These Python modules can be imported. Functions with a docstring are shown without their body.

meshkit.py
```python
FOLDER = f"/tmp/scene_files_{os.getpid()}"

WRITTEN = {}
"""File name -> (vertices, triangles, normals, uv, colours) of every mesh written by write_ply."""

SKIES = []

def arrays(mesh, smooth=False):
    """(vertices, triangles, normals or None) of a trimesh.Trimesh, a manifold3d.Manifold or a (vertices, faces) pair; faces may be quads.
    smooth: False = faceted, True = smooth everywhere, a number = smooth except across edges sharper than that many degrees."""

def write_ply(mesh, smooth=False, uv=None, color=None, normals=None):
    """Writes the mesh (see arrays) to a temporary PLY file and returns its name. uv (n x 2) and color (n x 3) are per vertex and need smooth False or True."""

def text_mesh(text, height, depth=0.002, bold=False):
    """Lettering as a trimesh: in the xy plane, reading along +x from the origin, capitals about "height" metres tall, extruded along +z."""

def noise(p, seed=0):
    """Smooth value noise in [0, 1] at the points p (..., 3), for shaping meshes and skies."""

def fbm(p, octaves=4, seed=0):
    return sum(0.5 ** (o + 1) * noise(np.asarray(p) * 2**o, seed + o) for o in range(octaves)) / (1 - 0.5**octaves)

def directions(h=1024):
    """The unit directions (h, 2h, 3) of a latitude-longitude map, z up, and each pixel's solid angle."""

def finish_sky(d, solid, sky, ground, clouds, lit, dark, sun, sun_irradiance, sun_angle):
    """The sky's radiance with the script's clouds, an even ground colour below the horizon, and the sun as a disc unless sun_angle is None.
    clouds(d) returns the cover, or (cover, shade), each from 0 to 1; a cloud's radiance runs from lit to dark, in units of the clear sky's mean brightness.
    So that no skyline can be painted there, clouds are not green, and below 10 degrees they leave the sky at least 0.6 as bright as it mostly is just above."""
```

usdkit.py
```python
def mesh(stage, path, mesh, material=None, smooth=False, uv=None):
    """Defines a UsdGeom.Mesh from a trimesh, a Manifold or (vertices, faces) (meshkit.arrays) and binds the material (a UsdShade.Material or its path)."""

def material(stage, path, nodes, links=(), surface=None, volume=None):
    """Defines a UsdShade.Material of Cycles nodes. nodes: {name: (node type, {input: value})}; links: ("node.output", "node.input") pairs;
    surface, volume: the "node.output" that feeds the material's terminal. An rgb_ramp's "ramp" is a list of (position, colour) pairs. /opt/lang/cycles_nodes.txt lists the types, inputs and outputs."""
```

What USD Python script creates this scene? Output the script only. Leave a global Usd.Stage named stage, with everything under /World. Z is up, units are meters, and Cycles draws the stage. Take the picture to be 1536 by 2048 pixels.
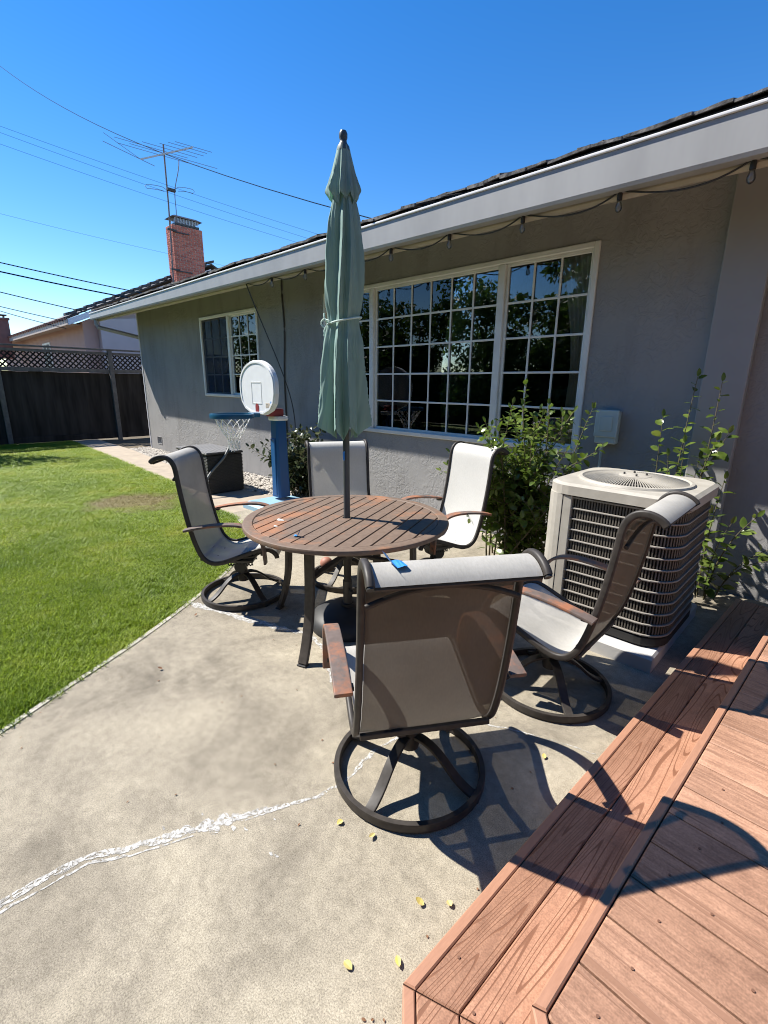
import math, random
import numpy as np, trimesh
import manifold3d as m3
import shapely
from shapely.geometry import Polygon, LineString, Point, box as sbox
from pxr import Usd, UsdGeom, UsdLux, UsdShade, Gf, Sdf, Vt
import usdkit, meshkit

stage = Usd.Stage.CreateInMemory()
UsdGeom.SetStageUpAxis(stage, 'Z')
UsdGeom.SetStageMetersPerUnit(stage, 1.0)
UsdGeom.Xform.Define(stage, '/World')
UsdGeom.Scope.Define(stage, '/World/Looks')
rng = np.random.default_rng(7)
random.seed(7)

# ------------------------------------------------------------------ camera, sky, sun, exposure
F_PX, PITCH, ROLL, YAW = 955.4, 0.2607, 0.0109, 2.3471
EYE = np.array([2.1098, -1.8292, 1.4861])
EXPOSURE = 1.0
SUN_AZ, SUN_EL = math.radians(24.6), math.radians(49.5)      # direction the light travels (from +x towards +y), height
SUN_I, SKY_S = 1.25, 0.1
def _camera():
    cy, sy, cp, sp = math.cos(YAW), math.sin(YAW), math.cos(PITCH), math.sin(PITCH)
    fwd = np.array([cy * cp, sy * cp, -sp]); r0 = np.array([sy, -cy, 0]); u0 = np.cross(r0, fwd)
    r = math.cos(ROLL) * r0 + math.sin(ROLL) * u0; u = -math.sin(ROLL) * r0 + math.cos(ROLL) * u0
    c = UsdGeom.Camera.Define(stage, '/World/camera')
    m = Gf.Matrix4d(*r, 0, *u, 0, *(-fwd), 0, *EYE, 1)
    c.AddTransformOp().Set(m)
    c.CreateHorizontalApertureAttr(36.0); c.CreateVerticalApertureAttr(48.0)
    c.CreateFocalLengthAttr(36.0 * F_PX / 1536.0)
    c.CreateClippingRangeAttr((0.05, 2000.0))
    c.CreateExposureAttr(EXPOSURE)
_camera()
SUN_D = np.array([math.cos(SUN_EL) * math.cos(SUN_AZ), math.cos(SUN_EL) * math.sin(SUN_AZ), -math.sin(SUN_EL)])
TO_SUN = -SUN_D
_rot = math.atan2(TO_SUN[0], TO_SUN[1])
skym = usdkit.material(stage, '/World/Looks/sky_look', {
    'tc': ('texture_coordinate', {}),
    'sky': ('sky_texture', {'sky_type': 'single_scattering', 'sun_disc': False, 'sun_elevation': SUN_EL, 'sun_rotation': _rot,
                            'altitude': 100.0, 'air_density': 1.0, 'aerosol_density': 0.0, 'ozone_density': 2.2}),
    'hs': ('hsv', {'saturation': 1.38, 'value': 1.0, 'hue': 0.507}),
    'bg': ('background_shader', {'strength': SKY_S})}, [('sky.color', 'hs.color'), ('hs.color', 'bg.color')], surface='bg.background')
dome = UsdLux.DomeLight.Define(stage, '/World/sky')
UsdShade.MaterialBindingAPI.Apply(dome.GetPrim()).Bind(skym)
dome.GetPrim().SetCustomDataByKey('kind', 'structure')
sun = UsdLux.DistantLight.Define(stage, '/World/sun')
sun.CreateIntensityAttr(SUN_I); sun.CreateAngleAttr(0.53); sun.CreateNormalizeAttr(True); sun.CreateColorAttr(Gf.Vec3f(1.0, 0.955, 0.87))
_z = TO_SUN; _x = np.cross([0, 0, 1.0], _z); _x /= np.linalg.norm(_x); _y = np.cross(_z, _x)
sun.AddTransformOp().Set(Gf.Matrix4d(*_x, 0, *_y, 0, *_z, 0, 0, 0, 30, 1))

# ------------------------------------------------------------------ helpers
_used = {}
def path_for(parent, name):
    k = f'{parent}/{name}'
    n = _used.get(k, 0); _used[k] = n + 1
    return k if n == 0 else f'{k}_{n:03d}'
def tag(prim, label=None, cat=None, group=None, kind=None):
    for k, v in (('label', label), ('category', cat), ('group', group), ('kind', kind)):
        if v: prim.SetCustomDataByKey(k, v)
    return prim
def thing(name, label=None, cat=None, loc=(0, 0, 0), rz=0.0, group=None, kind=None):
    p = path_for('/World', name)
    x = UsdGeom.Xform.Define(stage, p)
    x.AddTranslateOp().Set(Gf.Vec3d(*map(float, loc))); x.AddRotateZOp().Set(float(math.degrees(rz)))
    tag(x.GetPrim(), label, cat, group, kind)
    return p
def sub(parent, name, label=None):
    p = path_for(parent, name); x = UsdGeom.Xform.Define(stage, p); tag(x.GetPrim(), label); return p
def put(parent, name, mesh, mat, smooth=False, label=None, cat=None, group=None, kind=None):
    p = path_for(parent or '/World', name)
    m = usdkit.mesh(stage, p, mesh, mat, smooth=smooth)
    tag(m.GetPrim(), label, cat, group, kind)
    return p
def copy_thing(src, loc, rz, label):
    s = stage.GetPrimAtPath(src); was = s.GetCustomData()
    p = path_for('/World', src.rsplit('/', 1)[1].rstrip('0123456789').rstrip('_'))
    x = UsdGeom.Xform.Define(stage, p)
    x.GetPrim().GetReferences().AddInternalReference(src); 
    x.GetPrim().GetAttribute('xformOp:translate').Set(Gf.Vec3d(*map(float, loc)))
    x.GetPrim().GetAttribute('xformOp:rotateZ').Set(float(math.degrees(rz)))
    x.GetPrim().SetInstanceable(True)
    tag(x.GetPrim(), label, was.get('category'), was.get('group'))
    return p
cat = trimesh.util.concatenate
def T(v, f): return trimesh.Trimesh(np.asarray(v, float), np.asarray(f), process=False)
def hull(pts):
    return trimesh.convex.convex_hull(np.asarray(pts, float))
def cbox(lo, hi, b=0.0):
    lo, hi = np.array(lo, float), np.array(hi, float)
    if b <= 0:
        m = trimesh.creation.box(hi - lo); m.apply_translation((lo + hi) / 2); return m
    pts = []
    for k in range(3):
        l, h = lo + b, hi - b
        l[k], h[k] = lo[k], hi[k]
        pts += [[(l, h)[i][0], (l, h)[j][1], (l, h)[q][2]] for i in (0, 1) for j in (0, 1) for q in (0, 1)]
    return hull(pts)
def slab(poly, z0, z1, b=0.0):
    """an extruded shapely polygon"""
    geoms = getattr(poly, 'geoms', [poly])
    out = []
    for g in geoms:
        if g.is_empty or g.area < 1e-7: continue
        if b > 0:
            a = np.array(g.exterior.coords)[:-1]; c = np.array(g.buffer(-b, join_style=2).exterior.coords)[:-1]
            out.append(hull(np.vstack([np.c_[a, np.full(len(a), z0)], np.c_[a, np.full(len(a), z1 - b)], np.c_[c, np.full(len(c), z1)]])))
        else:
            m = trimesh.creation.extrude_polygon(g, z1 - z0, engine='earcut'); m.apply_translation([0, 0, z0]); out.append(m)
    return cat(out)
def sheet(poly, z, cell=None):
    vs, fs, n = [], [], 0
    for g in getattr(poly, 'geoms', [poly]):
        v, f = trimesh.creation.triangulate_polygon(g, engine='earcut')
        f = np.asarray(f)
        e1, e2 = v[f[:, 1]] - v[f[:, 0]], v[f[:, 2]] - v[f[:, 0]]
        flip = (e1[:, 0] * e2[:, 1] - e1[:, 1] * e2[:, 0]) < 0
        f[flip] = f[flip][:, ::-1]
        vs.append(np.c_[v, np.full(len(v), z)]); fs.append(f + n); n += len(v)
    return T(np.vstack(vs), np.vstack(fs))
def rect(w, h, r=0.0, n=3):
    if r <= 0: return np.array([[-w / 2, -h / 2], [w / 2, -h / 2], [w / 2, h / 2], [-w / 2, h / 2]])
    out = []
    for cx, cy, a0 in ((w / 2 - r, h / 2 - r, 0), (-w / 2 + r, h / 2 - r, 90), (-w / 2 + r, -h / 2 + r, 180), (w / 2 - r, -h / 2 + r, 270)):
        for k in range(n): a = math.radians(a0 + 90 * k / (n - 1)); out.append([cx + r * math.cos(a), cy + r * math.sin(a)])
    return np.array(out)
def circ(r, n=10):
    a = np.arange(n) * 2 * math.pi / n; return np.c_[r * np.cos(a), r * np.sin(a)]
def sweep(pts, prof, side=None, closed=False, up=(0, 0, 1.0), scale=None):
    """prof's first axis lies along the side vector, its second along the path's normal"""
    p = np.asarray(pts, float); n = len(p); k = len(prof)
    t = (np.roll(p, -1, 0) - np.roll(p, 1, 0)) if closed else np.gradient(p, axis=0)
    t /= np.linalg.norm(t, axis=1, keepdims=True)
    if side is not None:
        s = np.broadcast_to(np.asarray(side, float), p.shape).copy()
    else:
        s = np.cross(np.broadcast_to(up, p.shape), t)
        bad = np.linalg.norm(s, axis=1) < 1e-3
        s[bad] = np.cross([1.0, 0, 0], t[bad])
        s /= np.linalg.norm(s, axis=1, keepdims=True)
    s -= t * (s * t).sum(1, keepdims=True); s /= np.linalg.norm(s, axis=1, keepdims=True)
    nn = np.cross(t, s)
    sc = np.ones(n) if scale is None else np.asarray(scale, float)
    v = (p[:, None] + sc[:, None, None] * (prof[None, :, :1] * s[:, None] + prof[None, :, 1:] * nn[:, None])).reshape(-1, 3)
    f = []
    m = n if closed else n - 1
    for i in range(m):
        a, b = i * k, ((i + 1) % n) * k
        for j in range(k):
            q = (j + 1) % k
            f += [[a + j, a + q, b + q], [a + j, b + q, b + j]]
    if not closed:
        v = np.vstack([v, p[0], p[-1]])
        c0, c1 = n * k, n * k + 1
        for j in range(k):
            q = (j + 1) % k
            f += [[c0, q, j], [c1, (n - 1) * k + j, (n - 1) * k + q]]
    m = T(v, f)
    if m.volume < 0: m.invert()
    return m
def spline(pts, n):
    from scipy.interpolate import CubicSpline
    p = np.asarray(pts, float); d = np.r_[0, np.cumsum(np.linalg.norm(np.diff(p, axis=0), axis=1) ** 0.7)]
    return CubicSpline(d, p)(np.linspace(0, d[-1], n))
def lathe(prof, n=32):
    """prof: (r, z) from bottom to top"""
    prof = np.asarray(prof, float); k = len(prof); a = np.arange(n) * 2 * math.pi / n
    v = np.stack([prof[None, :, 0] * np.cos(a)[:, None], prof[None, :, 0] * np.sin(a)[:, None], np.broadcast_to(prof[:, 1], (n, k))], -1).reshape(-1, 3)
    f = []
    for i in range(n):
        j = (i + 1) % n
        for q in range(k - 1):
            f += [[i * k + q, j * k + q, j * k + q + 1], [i * k + q, j * k + q + 1, i * k + q + 1]]
    return T(v, f)
def moved(m, loc=(0, 0, 0), rz=0.0):
    m = m.copy()
    if rz: m.apply_transform(trimesh.transformations.rotation_matrix(rz, [0, 0, 1]))
    m.apply_translation(loc); return m
def tubep(pts, r, n=8): return sweep(pts, circ(r, n))
def bar(a, b, w, h, r=0.0, up=(0, 0, 1.0)): return sweep([a, b], rect(w, h, r), up=up)

# ------------------------------------------------------------------ materials
def mat(name, nodes, links, surface='p.BSDF'): return usdkit.material(stage, '/World/Looks/' + name, nodes, links, surface=surface)
def plain(name, c, c2=None, scale=3.0, rough=0.6, metal=0.0, bump=None, detail=4.0, coat=None, spec=None, trans=None, obj=False, stretch=None):
    """base colour c varied to c2 by noise; bump = (scale, strength, distance)"""
    n = {'g': ('geometry', {}), 'p': ('principled_bsdf', {'roughness': rough, 'metallic': metal, 'base_color': c})}
    l = []
    src = 'g.position'
    if obj: n['tc'] = ('texture_coordinate', {}); src = 'tc.object'
    if stretch: n['mp'] = ('mapping', {'scale': stretch}); l.append((src, 'mp.vector')); src = 'mp.vector'
    if spec is not None: n['p'][1]['specular_ior_level'] = spec
    if c2 is not None:
        n['n'] = ('noise_texture', {'scale': scale, 'detail': detail, 'roughness': 0.6}); n['r'] = ('rgb_ramp', {'ramp': [(0.3, c), (0.7, c2)]})
        l += [(src, 'n.vector'), ('n.fac', 'r.fac'), ('r.color', 'p.base_color')]
    if bump:
        n['bn'] = ('noise_texture', {'scale': bump[0], 'detail': 5.0, 'roughness': 0.6}); n['b'] = ('bump', {'strength': bump[1], 'distance': bump[2]})
        l += [(src, 'bn.vector'), ('bn.fac', 'b.height'), ('b.normal', 'p.normal')]
    surf = 'p.BSDF'
    if trans:
        n['t'] = ('translucent_bsdf', {'color': trans[1]}); n['mx'] = ('mix_closure', {'fac': trans[0]})
        l += [('p.BSDF', 'mx.closure1'), ('t.BSDF', 'mx.closure2')]
        if c2 is not None and trans[2:]: l.append(('r.color', 't.color'))
        surf = 'mx.closure'
    return mat(name, n, l, surf)

M = {}
# concrete: blotches, aggregate speckle, crazing where the noise lets it
M['concrete'] = mat('concrete', {
    'g': ('geometry', {}), 'p': ('principled_bsdf', {'roughness': 0.85, 'specular_ior_level': 0.25}),
    'big': ('noise_texture', {'scale': 1.7, 'detail': 6.0, 'roughness': 0.62, 'distortion': 0.6}),
    'bigr': ('rgb_ramp', {'ramp': [(0.30, (0.165, 0.148, 0.12)), (0.47, (0.29, 0.263, 0.213)), (0.66, (0.395, 0.36, 0.288))]}),
    'fine': ('noise_texture', {'scale': 240.0, 'detail': 4.0, 'roughness': 0.85}),
    'finer': ('rgb_ramp', {'ramp': [(0.34, (0.3, 0.28, 0.26)), (0.5, (0.95, 0.93, 0.9)), (0.66, (1.45, 1.42, 1.36))]}),
    'mul': ('mix_color', {'blend_type': 'multiply', 'fac': 0.85}),
    'med': ('noise_texture', {'scale': 26.0, 'detail': 5.0, 'roughness': 0.7}),
    'medr': ('rgb_ramp', {'ramp': [(0.3, (0.74, 0.73, 0.71)), (0.6, (1.06, 1.05, 1.04))]}),
    'mul2': ('mix_color', {'blend_type': 'multiply', 'fac': 0.9}),
    'wn': ('noise_texture', {'scale': 9.0, 'detail': 3.0}), 'wsc': ('vector_math', {'math_type': 'scale', 'scale': 0.06}), 'wad': ('vector_math', {'math_type': 'add'}),
    'vor': ('voronoi_texture', {'feature': 'distance_to_edge', 'scale': 26.0}),
    'vr': ('rgb_ramp', {'ramp': [(0.0, (1, 1, 1)), (0.05, (0, 0, 0))]}),
    'msk': ('noise_texture', {'scale': 1.3, 'detail': 2.0}), 'mskr': ('rgb_ramp', {'ramp': [(0.46, (0, 0, 0)), (0.62, (0.36, 0.36, 0.36))]}),
    'mm': ('mix_color', {'blend_type': 'multiply', 'fac': 1.0}),
    'crk': ('mix_color', {'blend_type': 'mix', 'b': (0.13, 0.11, 0.09)}),
    'b': ('bump', {'strength': 0.35, 'distance': 0.003})},
    [('g.position', 'big.vector'), ('big.fac', 'bigr.fac'), ('g.position', 'fine.vector'), ('fine.fac', 'finer.fac'), ('bigr.color', 'mul.a'), ('finer.color', 'mul.b'),
     ('g.position', 'med.vector'), ('med.fac', 'medr.fac'), ('mul.result', 'mul2.a'), ('medr.color', 'mul2.b'),
     ('g.position', 'wn.vector'), ('wn.color', 'wsc.vector1'), ('wsc.vector', 'wad.vector1'), ('g.position', 'wad.vector2'), ('wad.vector', 'vor.vector'), ('vor.distance', 'vr.fac'),
     ('g.position', 'msk.vector'), ('msk.fac', 'mskr.fac'), ('vr.color', 'mm.a'), ('mskr.color', 'mm.b'),
     ('mul2.result', 'crk.a'), ('mm.result', 'crk.fac'), ('crk.result', 'p.base_color'), ('fine.fac', 'b.height'), ('b.normal', 'p.normal')])
M['filler'] = mat('crack_filler', {
    'g': ('geometry', {}), 'p': ('principled_bsdf', {'roughness': 0.9, 'specular_ior_level': 0.15}), 't': ('transparent_bsdf', {}), 'mx': ('mix_closure', {}),
    'n': ('noise_texture', {'scale': 42.0, 'detail': 6.0, 'roughness': 0.65}), 'r': ('rgb_ramp', {'ramp': [(0.3, (0.20, 0.19, 0.17)), (0.5, (0.44, 0.43, 0.41)), (0.7, (0.62, 0.61, 0.59))]}),
    'n2': ('noise_texture', {'scale': 85.0, 'detail': 5.0, 'roughness': 0.7}), 'r2': ('rgb_ramp', {'ramp': [(0.40, (0, 0, 0)), (0.50, (1, 1, 1))]})},
    [('g.position', 'n.vector'), ('n.fac', 'r.fac'), ('r.color', 'p.base_color'), ('g.position', 'n2.vector'), ('n2.fac', 'r2.fac'), ('r2.color', 'mx.fac'), ('t.BSDF', 'mx.closure1'), ('p.BSDF', 'mx.closure2')], 'mx.closure')
M['dropping'] = plain('white_stain', (0.5, 0.49, 0.46), (0.6, 0.58, 0.55), 60.0, 0.8)
M['walk'] = plain('walk_concrete', (0.40, 0.33, 0.25), (0.30, 0.25, 0.2), 5.0, 0.85, bump=(150.0, 0.3, 0.003))
M['edge'] = plain('slab_edge', (0.5, 0.47, 0.4), (0.36, 0.33, 0.28), 9.0, 0.9, bump=(90.0, 0.4, 0.004))
M['soil'] = plain('soil', (0.09, 0.07, 0.045), (0.14, 0.11, 0.07), 8.0, 0.95, bump=(40.0, 0.8, 0.02))
M['turf'] = plain('turf_soil', (0.07, 0.11, 0.02), (0.11, 0.13, 0.035), 14.0, 0.95, bump=(80.0, 0.8, 0.02))
M['pebble'] = plain('pebble', (0.30, 0.27, 0.23), (0.5, 0.46, 0.41), 20.0, 0.75)
# grass blades: green, dry where worn
M['grass'] = mat('grass_blade', {
    'g': ('geometry', {}), 'n': ('noise_texture', {'scale': 0.9, 'detail': 4.0, 'roughness': 0.65}),
    'r': ('rgb_ramp', {'ramp': [(0.3, (0.16, 0.26, 0.02)), (0.52, (0.27, 0.37, 0.035)), (0.72, (0.42, 0.45, 0.07))]}),
    'n2': ('noise_texture', {'scale': 75.0, 'detail': 2.0}), 'r2': ('rgb_ramp', {'ramp': [(0.3, (0.45, 0.5, 0.4)), (0.7, (1.5, 1.4, 1.3))]}),
    'mu': ('mix_color', {'blend_type': 'multiply', 'fac': 1.0}),
    'sub': ('vector_math', {'math_type': 'distance', 'vector2': (-4.35, 0.18, 0.0)}), 'dn': ('math', {'math_type': 'multiply_add', 'value2': 1.2}),
    'dr': ('rgb_ramp', {'ramp': [(0.78, (0.8, 0.8, 0.8)), (0.98, (0, 0, 0))]}),
    'sc': ('math', {'math_type': 'multiply', 'value2': 0.62}),
    'dry': ('mix_color', {'blend_type': 'mix', 'b': (0.36, 0.275, 0.15)}),
    'p': ('principled_bsdf', {'roughness': 0.55, 'specular_ior_level': 0.35}), 't': ('translucent_bsdf', {}), 'mx': ('mix_closure', {'fac': 0.35})},
    [('g.position', 'n.vector'), ('n.fac', 'r.fac'), ('g.position', 'n2.vector'), ('n2.fac', 'r2.fac'), ('r.color', 'mu.a'), ('r2.color', 'mu.b'),
     ('g.position', 'sub.vector1'), ('sub.value', 'sc.value1'), ('n.fac', 'dn.value1'), ('sc.value', 'dn.value3'), ('dn.value', 'dr.fac'), ('dr.color', 'dry.fac'), ('mu.result', 'dry.a'),
     ('dry.result', 'p.base_color'), ('dry.result', 't.color'), ('p.BSDF', 'mx.closure1'), ('t.BSDF', 'mx.closure2')], 'mx.closure')
# stucco: skip-trowelled relief
M['stucco'] = mat('stucco', {
    'sm': ('mapping', {'scale': (2.6, 2.6, 0.7)}), 'sn': ('noise_texture', {'scale': 1.0, 'detail': 7.0, 'roughness': 0.7}), 'sr': ('rgb_ramp', {'ramp': [(0.3, (0.8, 0.79, 0.78)), (0.5, (1, 1, 1)), (0.75, (1.06, 1.06, 1.05))]}), 'sx': ('mix_color', {'blend_type': 'multiply', 'fac': 1.0}),
    'mk': ('noise_texture', {'scale': 2.2, 'detail': 2.0}), 'mkr': ('rgb_ramp', {'ramp': [(0.4, (0.12, 0.12, 0.12)), (0.62, (1, 1, 1))]}), 'mh': ('mix_color', {'blend_type': 'multiply', 'fac': 1.0}),
    'g': ('geometry', {}), 'p': ('principled_bsdf', {'roughness': 0.9, 'specular_ior_level': 0.2}),
    'n': ('noise_texture', {'scale': 1.2, 'detail': 4.0}), 'r': ('rgb_ramp', {'ramp': [(0.3, (0.275, 0.270, 0.268)), (0.7, (0.325, 0.318, 0.313))]}),
    'bn': ('noise_texture', {'scale': 14.0, 'detail': 6.0, 'roughness': 0.6, 'distortion': 1.6}), 'br': ('rgb_ramp', {'ramp': [(0.42, (0, 0, 0)), (0.56, (1, 1, 1))]}),
    'b': ('bump', {'strength': 0.4, 'distance': 0.012})},
    [('g.position', 'n.vector'), ('n.fac', 'r.fac'), ('g.position', 'sm.vector'), ('sm.vector', 'sn.vector'), ('sn.fac', 'sr.fac'), ('r.color', 'sx.a'), ('sr.color', 'sx.b'), ('sx.result', 'p.base_color'), ('g.position', 'bn.vector'), ('bn.fac', 'br.fac'), ('g.position', 'mk.vector'), ('mk.fac', 'mkr.fac'), ('br.color', 'mh.a'), ('mkr.color', 'mh.b'), ('mh.result', 'b.height'), ('b.normal', 'p.normal')])
M['trim'] = plain('grey_trim_paint', (0.285, 0.28, 0.278), (0.33, 0.322, 0.318), 2.0, 0.55, bump=(30.0, 0.1, 0.003))
M['gutter'] = plain('gutter_paint', (0.29, 0.288, 0.287), (0.37, 0.368, 0.365), 3.0, 0.45, stretch=(1.0, 1.0, 0.25), detail=6.0)
M['gutter_lip'] = plain('gutter_lip_paint', (0.7, 0.7, 0.7), rough=0.45)
M['beige'] = plain('beige_board', (0.48, 0.42, 0.33), (0.4, 0.35, 0.28), 4.0, 0.7)
M['soffit'] = plain('soffit_paint', (0.30, 0.27, 0.23), (0.36, 0.33, 0.28), 3.0, 0.8)
M['shake'] = plain('roof_shake', (0.05, 0.048, 0.046), (0.19, 0.18, 0.175), 9.0, 0.9, bump=(40.0, 0.7, 0.01), stretch=(1.0, 0.3, 1.0))
M['vinyl'] = plain('window_vinyl', (0.74, 0.74, 0.72), (0.66, 0.655, 0.63), 5.0, 0.4)
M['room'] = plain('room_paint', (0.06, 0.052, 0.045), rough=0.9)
M['curtain'] = plain('curtain_cloth', (0.74, 0.70, 0.64), (0.8, 0.76, 0.7), 5.0, 0.9, trans=(0.2, (0.7, 0.66, 0.6)))
M['blind'] = plain('blind_vinyl', (0.62, 0.62, 0.62), rough=0.5)
M['glass'] = mat('window_glass', {'f': ('fresnel', {'IOR': 1.62}), 't': ('transparent_bsdf', {'color': (0.86, 0.88, 0.88)}), 'gl': ('glossy_bsdf', {'color': (0.95, 0.97, 1.0), 'roughness': 0.0}), 'mx': ('mix_closure', {})},
                 [('f.fac', 'mx.fac'), ('t.BSDF', 'mx.closure1'), ('gl.BSDF', 'mx.closure2')], 'mx.closure')
M['screen'] = mat('insect_screen_mesh', {'t': ('transparent_bsdf', {}), 'd': ('diffuse_bsdf', {'color': (0.03, 0.035, 0.045)}), 'mx': ('mix_closure', {'fac': 0.45})}, [('t.BSDF', 'mx.closure1'), ('d.BSDF', 'mx.closure2')], 'mx.closure')
M['bulb'] = mat('bulb_glass', {'f': ('fresnel', {'IOR': 1.7}), 't': ('transparent_bsdf', {'color': (0.95, 0.93, 0.9)}), 'gl': ('glossy_bsdf', {'roughness': 0.08}), 'mx': ('mix_closure', {}), 'd': ('translucent_bsdf', {'color': (0.8, 0.78, 0.74)}), 'm2': ('mix_closure', {'fac': 0.26})},
                [('f.fac', 'mx.fac'), ('t.BSDF', 'm2.closure1'), ('d.BSDF', 'm2.closure2'), ('m2.closure', 'mx.closure1'), ('gl.BSDF', 'mx.closure2')], 'mx.closure')
M['black'] = plain('black_rubber', (0.018, 0.018, 0.02), (0.03, 0.03, 0.03), 20.0, 0.55)
M['dark_steel'] = plain('dark_steel', (0.05, 0.05, 0.052), (0.075, 0.07, 0.065), 12.0, 0.5, metal=0.2)
def bronze(name, lo, hi, rust, amount, rough=0.5, sc=5.0):
    return mat(name, {
        'g': ('geometry', {}), 'p': ('principled_bsdf', {'roughness': rough, 'specular_ior_level': 0.32}),
        'n': ('noise_texture', {'scale': 40.0, 'detail': 4.0}), 'r': ('rgb_ramp', {'ramp': [(0.3, lo), (0.7, hi)]}),
        'm': ('noise_texture', {'scale': sc, 'detail': 7.0, 'roughness': 0.68}), 'mr': ('rgb_ramp', {'ramp': [(amount, (0, 0, 0)), (amount + 0.13, (0.9, 0.9, 0.9))]}),
        'x': ('mix_color', {'blend_type': 'mix', 'b': rust}), 'b': ('bump', {'strength': 0.2, 'distance': 0.002})},
        [('g.position', 'n.vector'), ('n.fac', 'r.fac'), ('g.position', 'm.vector'), ('m.fac', 'mr.fac'), ('mr.color', 'x.fac'), ('r.color', 'x.a'), ('x.result', 'p.base_color'), ('n.fac', 'b.height'), ('b.normal', 'p.normal')])
M['frame'] = bronze('bronze_frame', (0.032, 0.028, 0.025), (0.052, 0.045, 0.04), (0.13, 0.065, 0.04), 0.66)
M['arm'] = bronze('weathered_arm', (0.115, 0.088, 0.076), (0.15, 0.115, 0.1), (0.33, 0.135, 0.07), 0.46, 0.55, 6.0)
M['table'] = bronze('weathered_table', (0.14, 0.097, 0.071), (0.18, 0.128, 0.095), (0.33, 0.15, 0.075), 0.52, 0.6, 2.7)
M['table_leg'] = bronze('table_leg_paint', (0.05, 0.043, 0.038), (0.075, 0.065, 0.057), (0.17, 0.085, 0.05), 0.68)
# woven sling: light shows through
def slingmat(name, c0, c1, tl, alpha, glow=0.06):
    return mat(name, {
    'g': ('geometry', {}), 'tc': ('texture_coordinate', {}),
    'n': ('noise_texture', {'scale': 5.0, 'detail': 4.0}), 'r': ('rgb_ramp', {'ramp': [(0.3, c0), (0.7, c1)]}),
    'mp': ('mapping', {'scale': (1.0, 3.0, 1.0)}), 'w': ('noise_texture', {'scale': 60.0, 'detail': 5.0, 'roughness': 0.8}), 'wr': ('rgb_ramp', {'ramp': [(0.3, (0.84, 0.84, 0.84)), (0.7, (1.06, 1.06, 1.06))]}),
    'mu': ('mix_color', {'blend_type': 'multiply', 'fac': 1.0}),
    'p': ('principled_bsdf', {'roughness': 0.6, 'specular_ior_level': 0.3}), 't': ('transparent_bsdf', {'color': (0.97, 0.95, 0.92)}), 'tl': ('translucent_bsdf', {'color': tl}),
    'm1': ('mix_closure', {'fac': glow}), 'mx': ('mix_closure', {'fac': alpha})},
    [('g.position', 'n.vector'), ('n.fac', 'r.fac'), ('tc.object', 'mp.vector'), ('mp.vector', 'w.vector'), ('w.fac', 'wr.fac'), ('r.color', 'mu.a'), ('wr.color', 'mu.b'), ('mu.result', 'p.base_color'),
     ('p.BSDF', 'm1.closure1'), ('tl.BSDF', 'm1.closure2'), ('m1.closure', 'mx.closure1'), ('t.BSDF', 'mx.closure2')], 'mx.closure')
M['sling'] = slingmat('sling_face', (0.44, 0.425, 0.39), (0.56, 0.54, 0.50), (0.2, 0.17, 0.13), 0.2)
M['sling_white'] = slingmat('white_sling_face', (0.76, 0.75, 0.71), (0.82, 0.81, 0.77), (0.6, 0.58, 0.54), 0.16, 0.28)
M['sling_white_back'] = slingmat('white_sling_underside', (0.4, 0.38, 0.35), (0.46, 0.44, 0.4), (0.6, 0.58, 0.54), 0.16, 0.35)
M['sling_back'] = slingmat('sling_underside', (0.07, 0.052, 0.038), (0.095, 0.072, 0.054), (0.1, 0.08, 0.06), 0.36)
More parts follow.
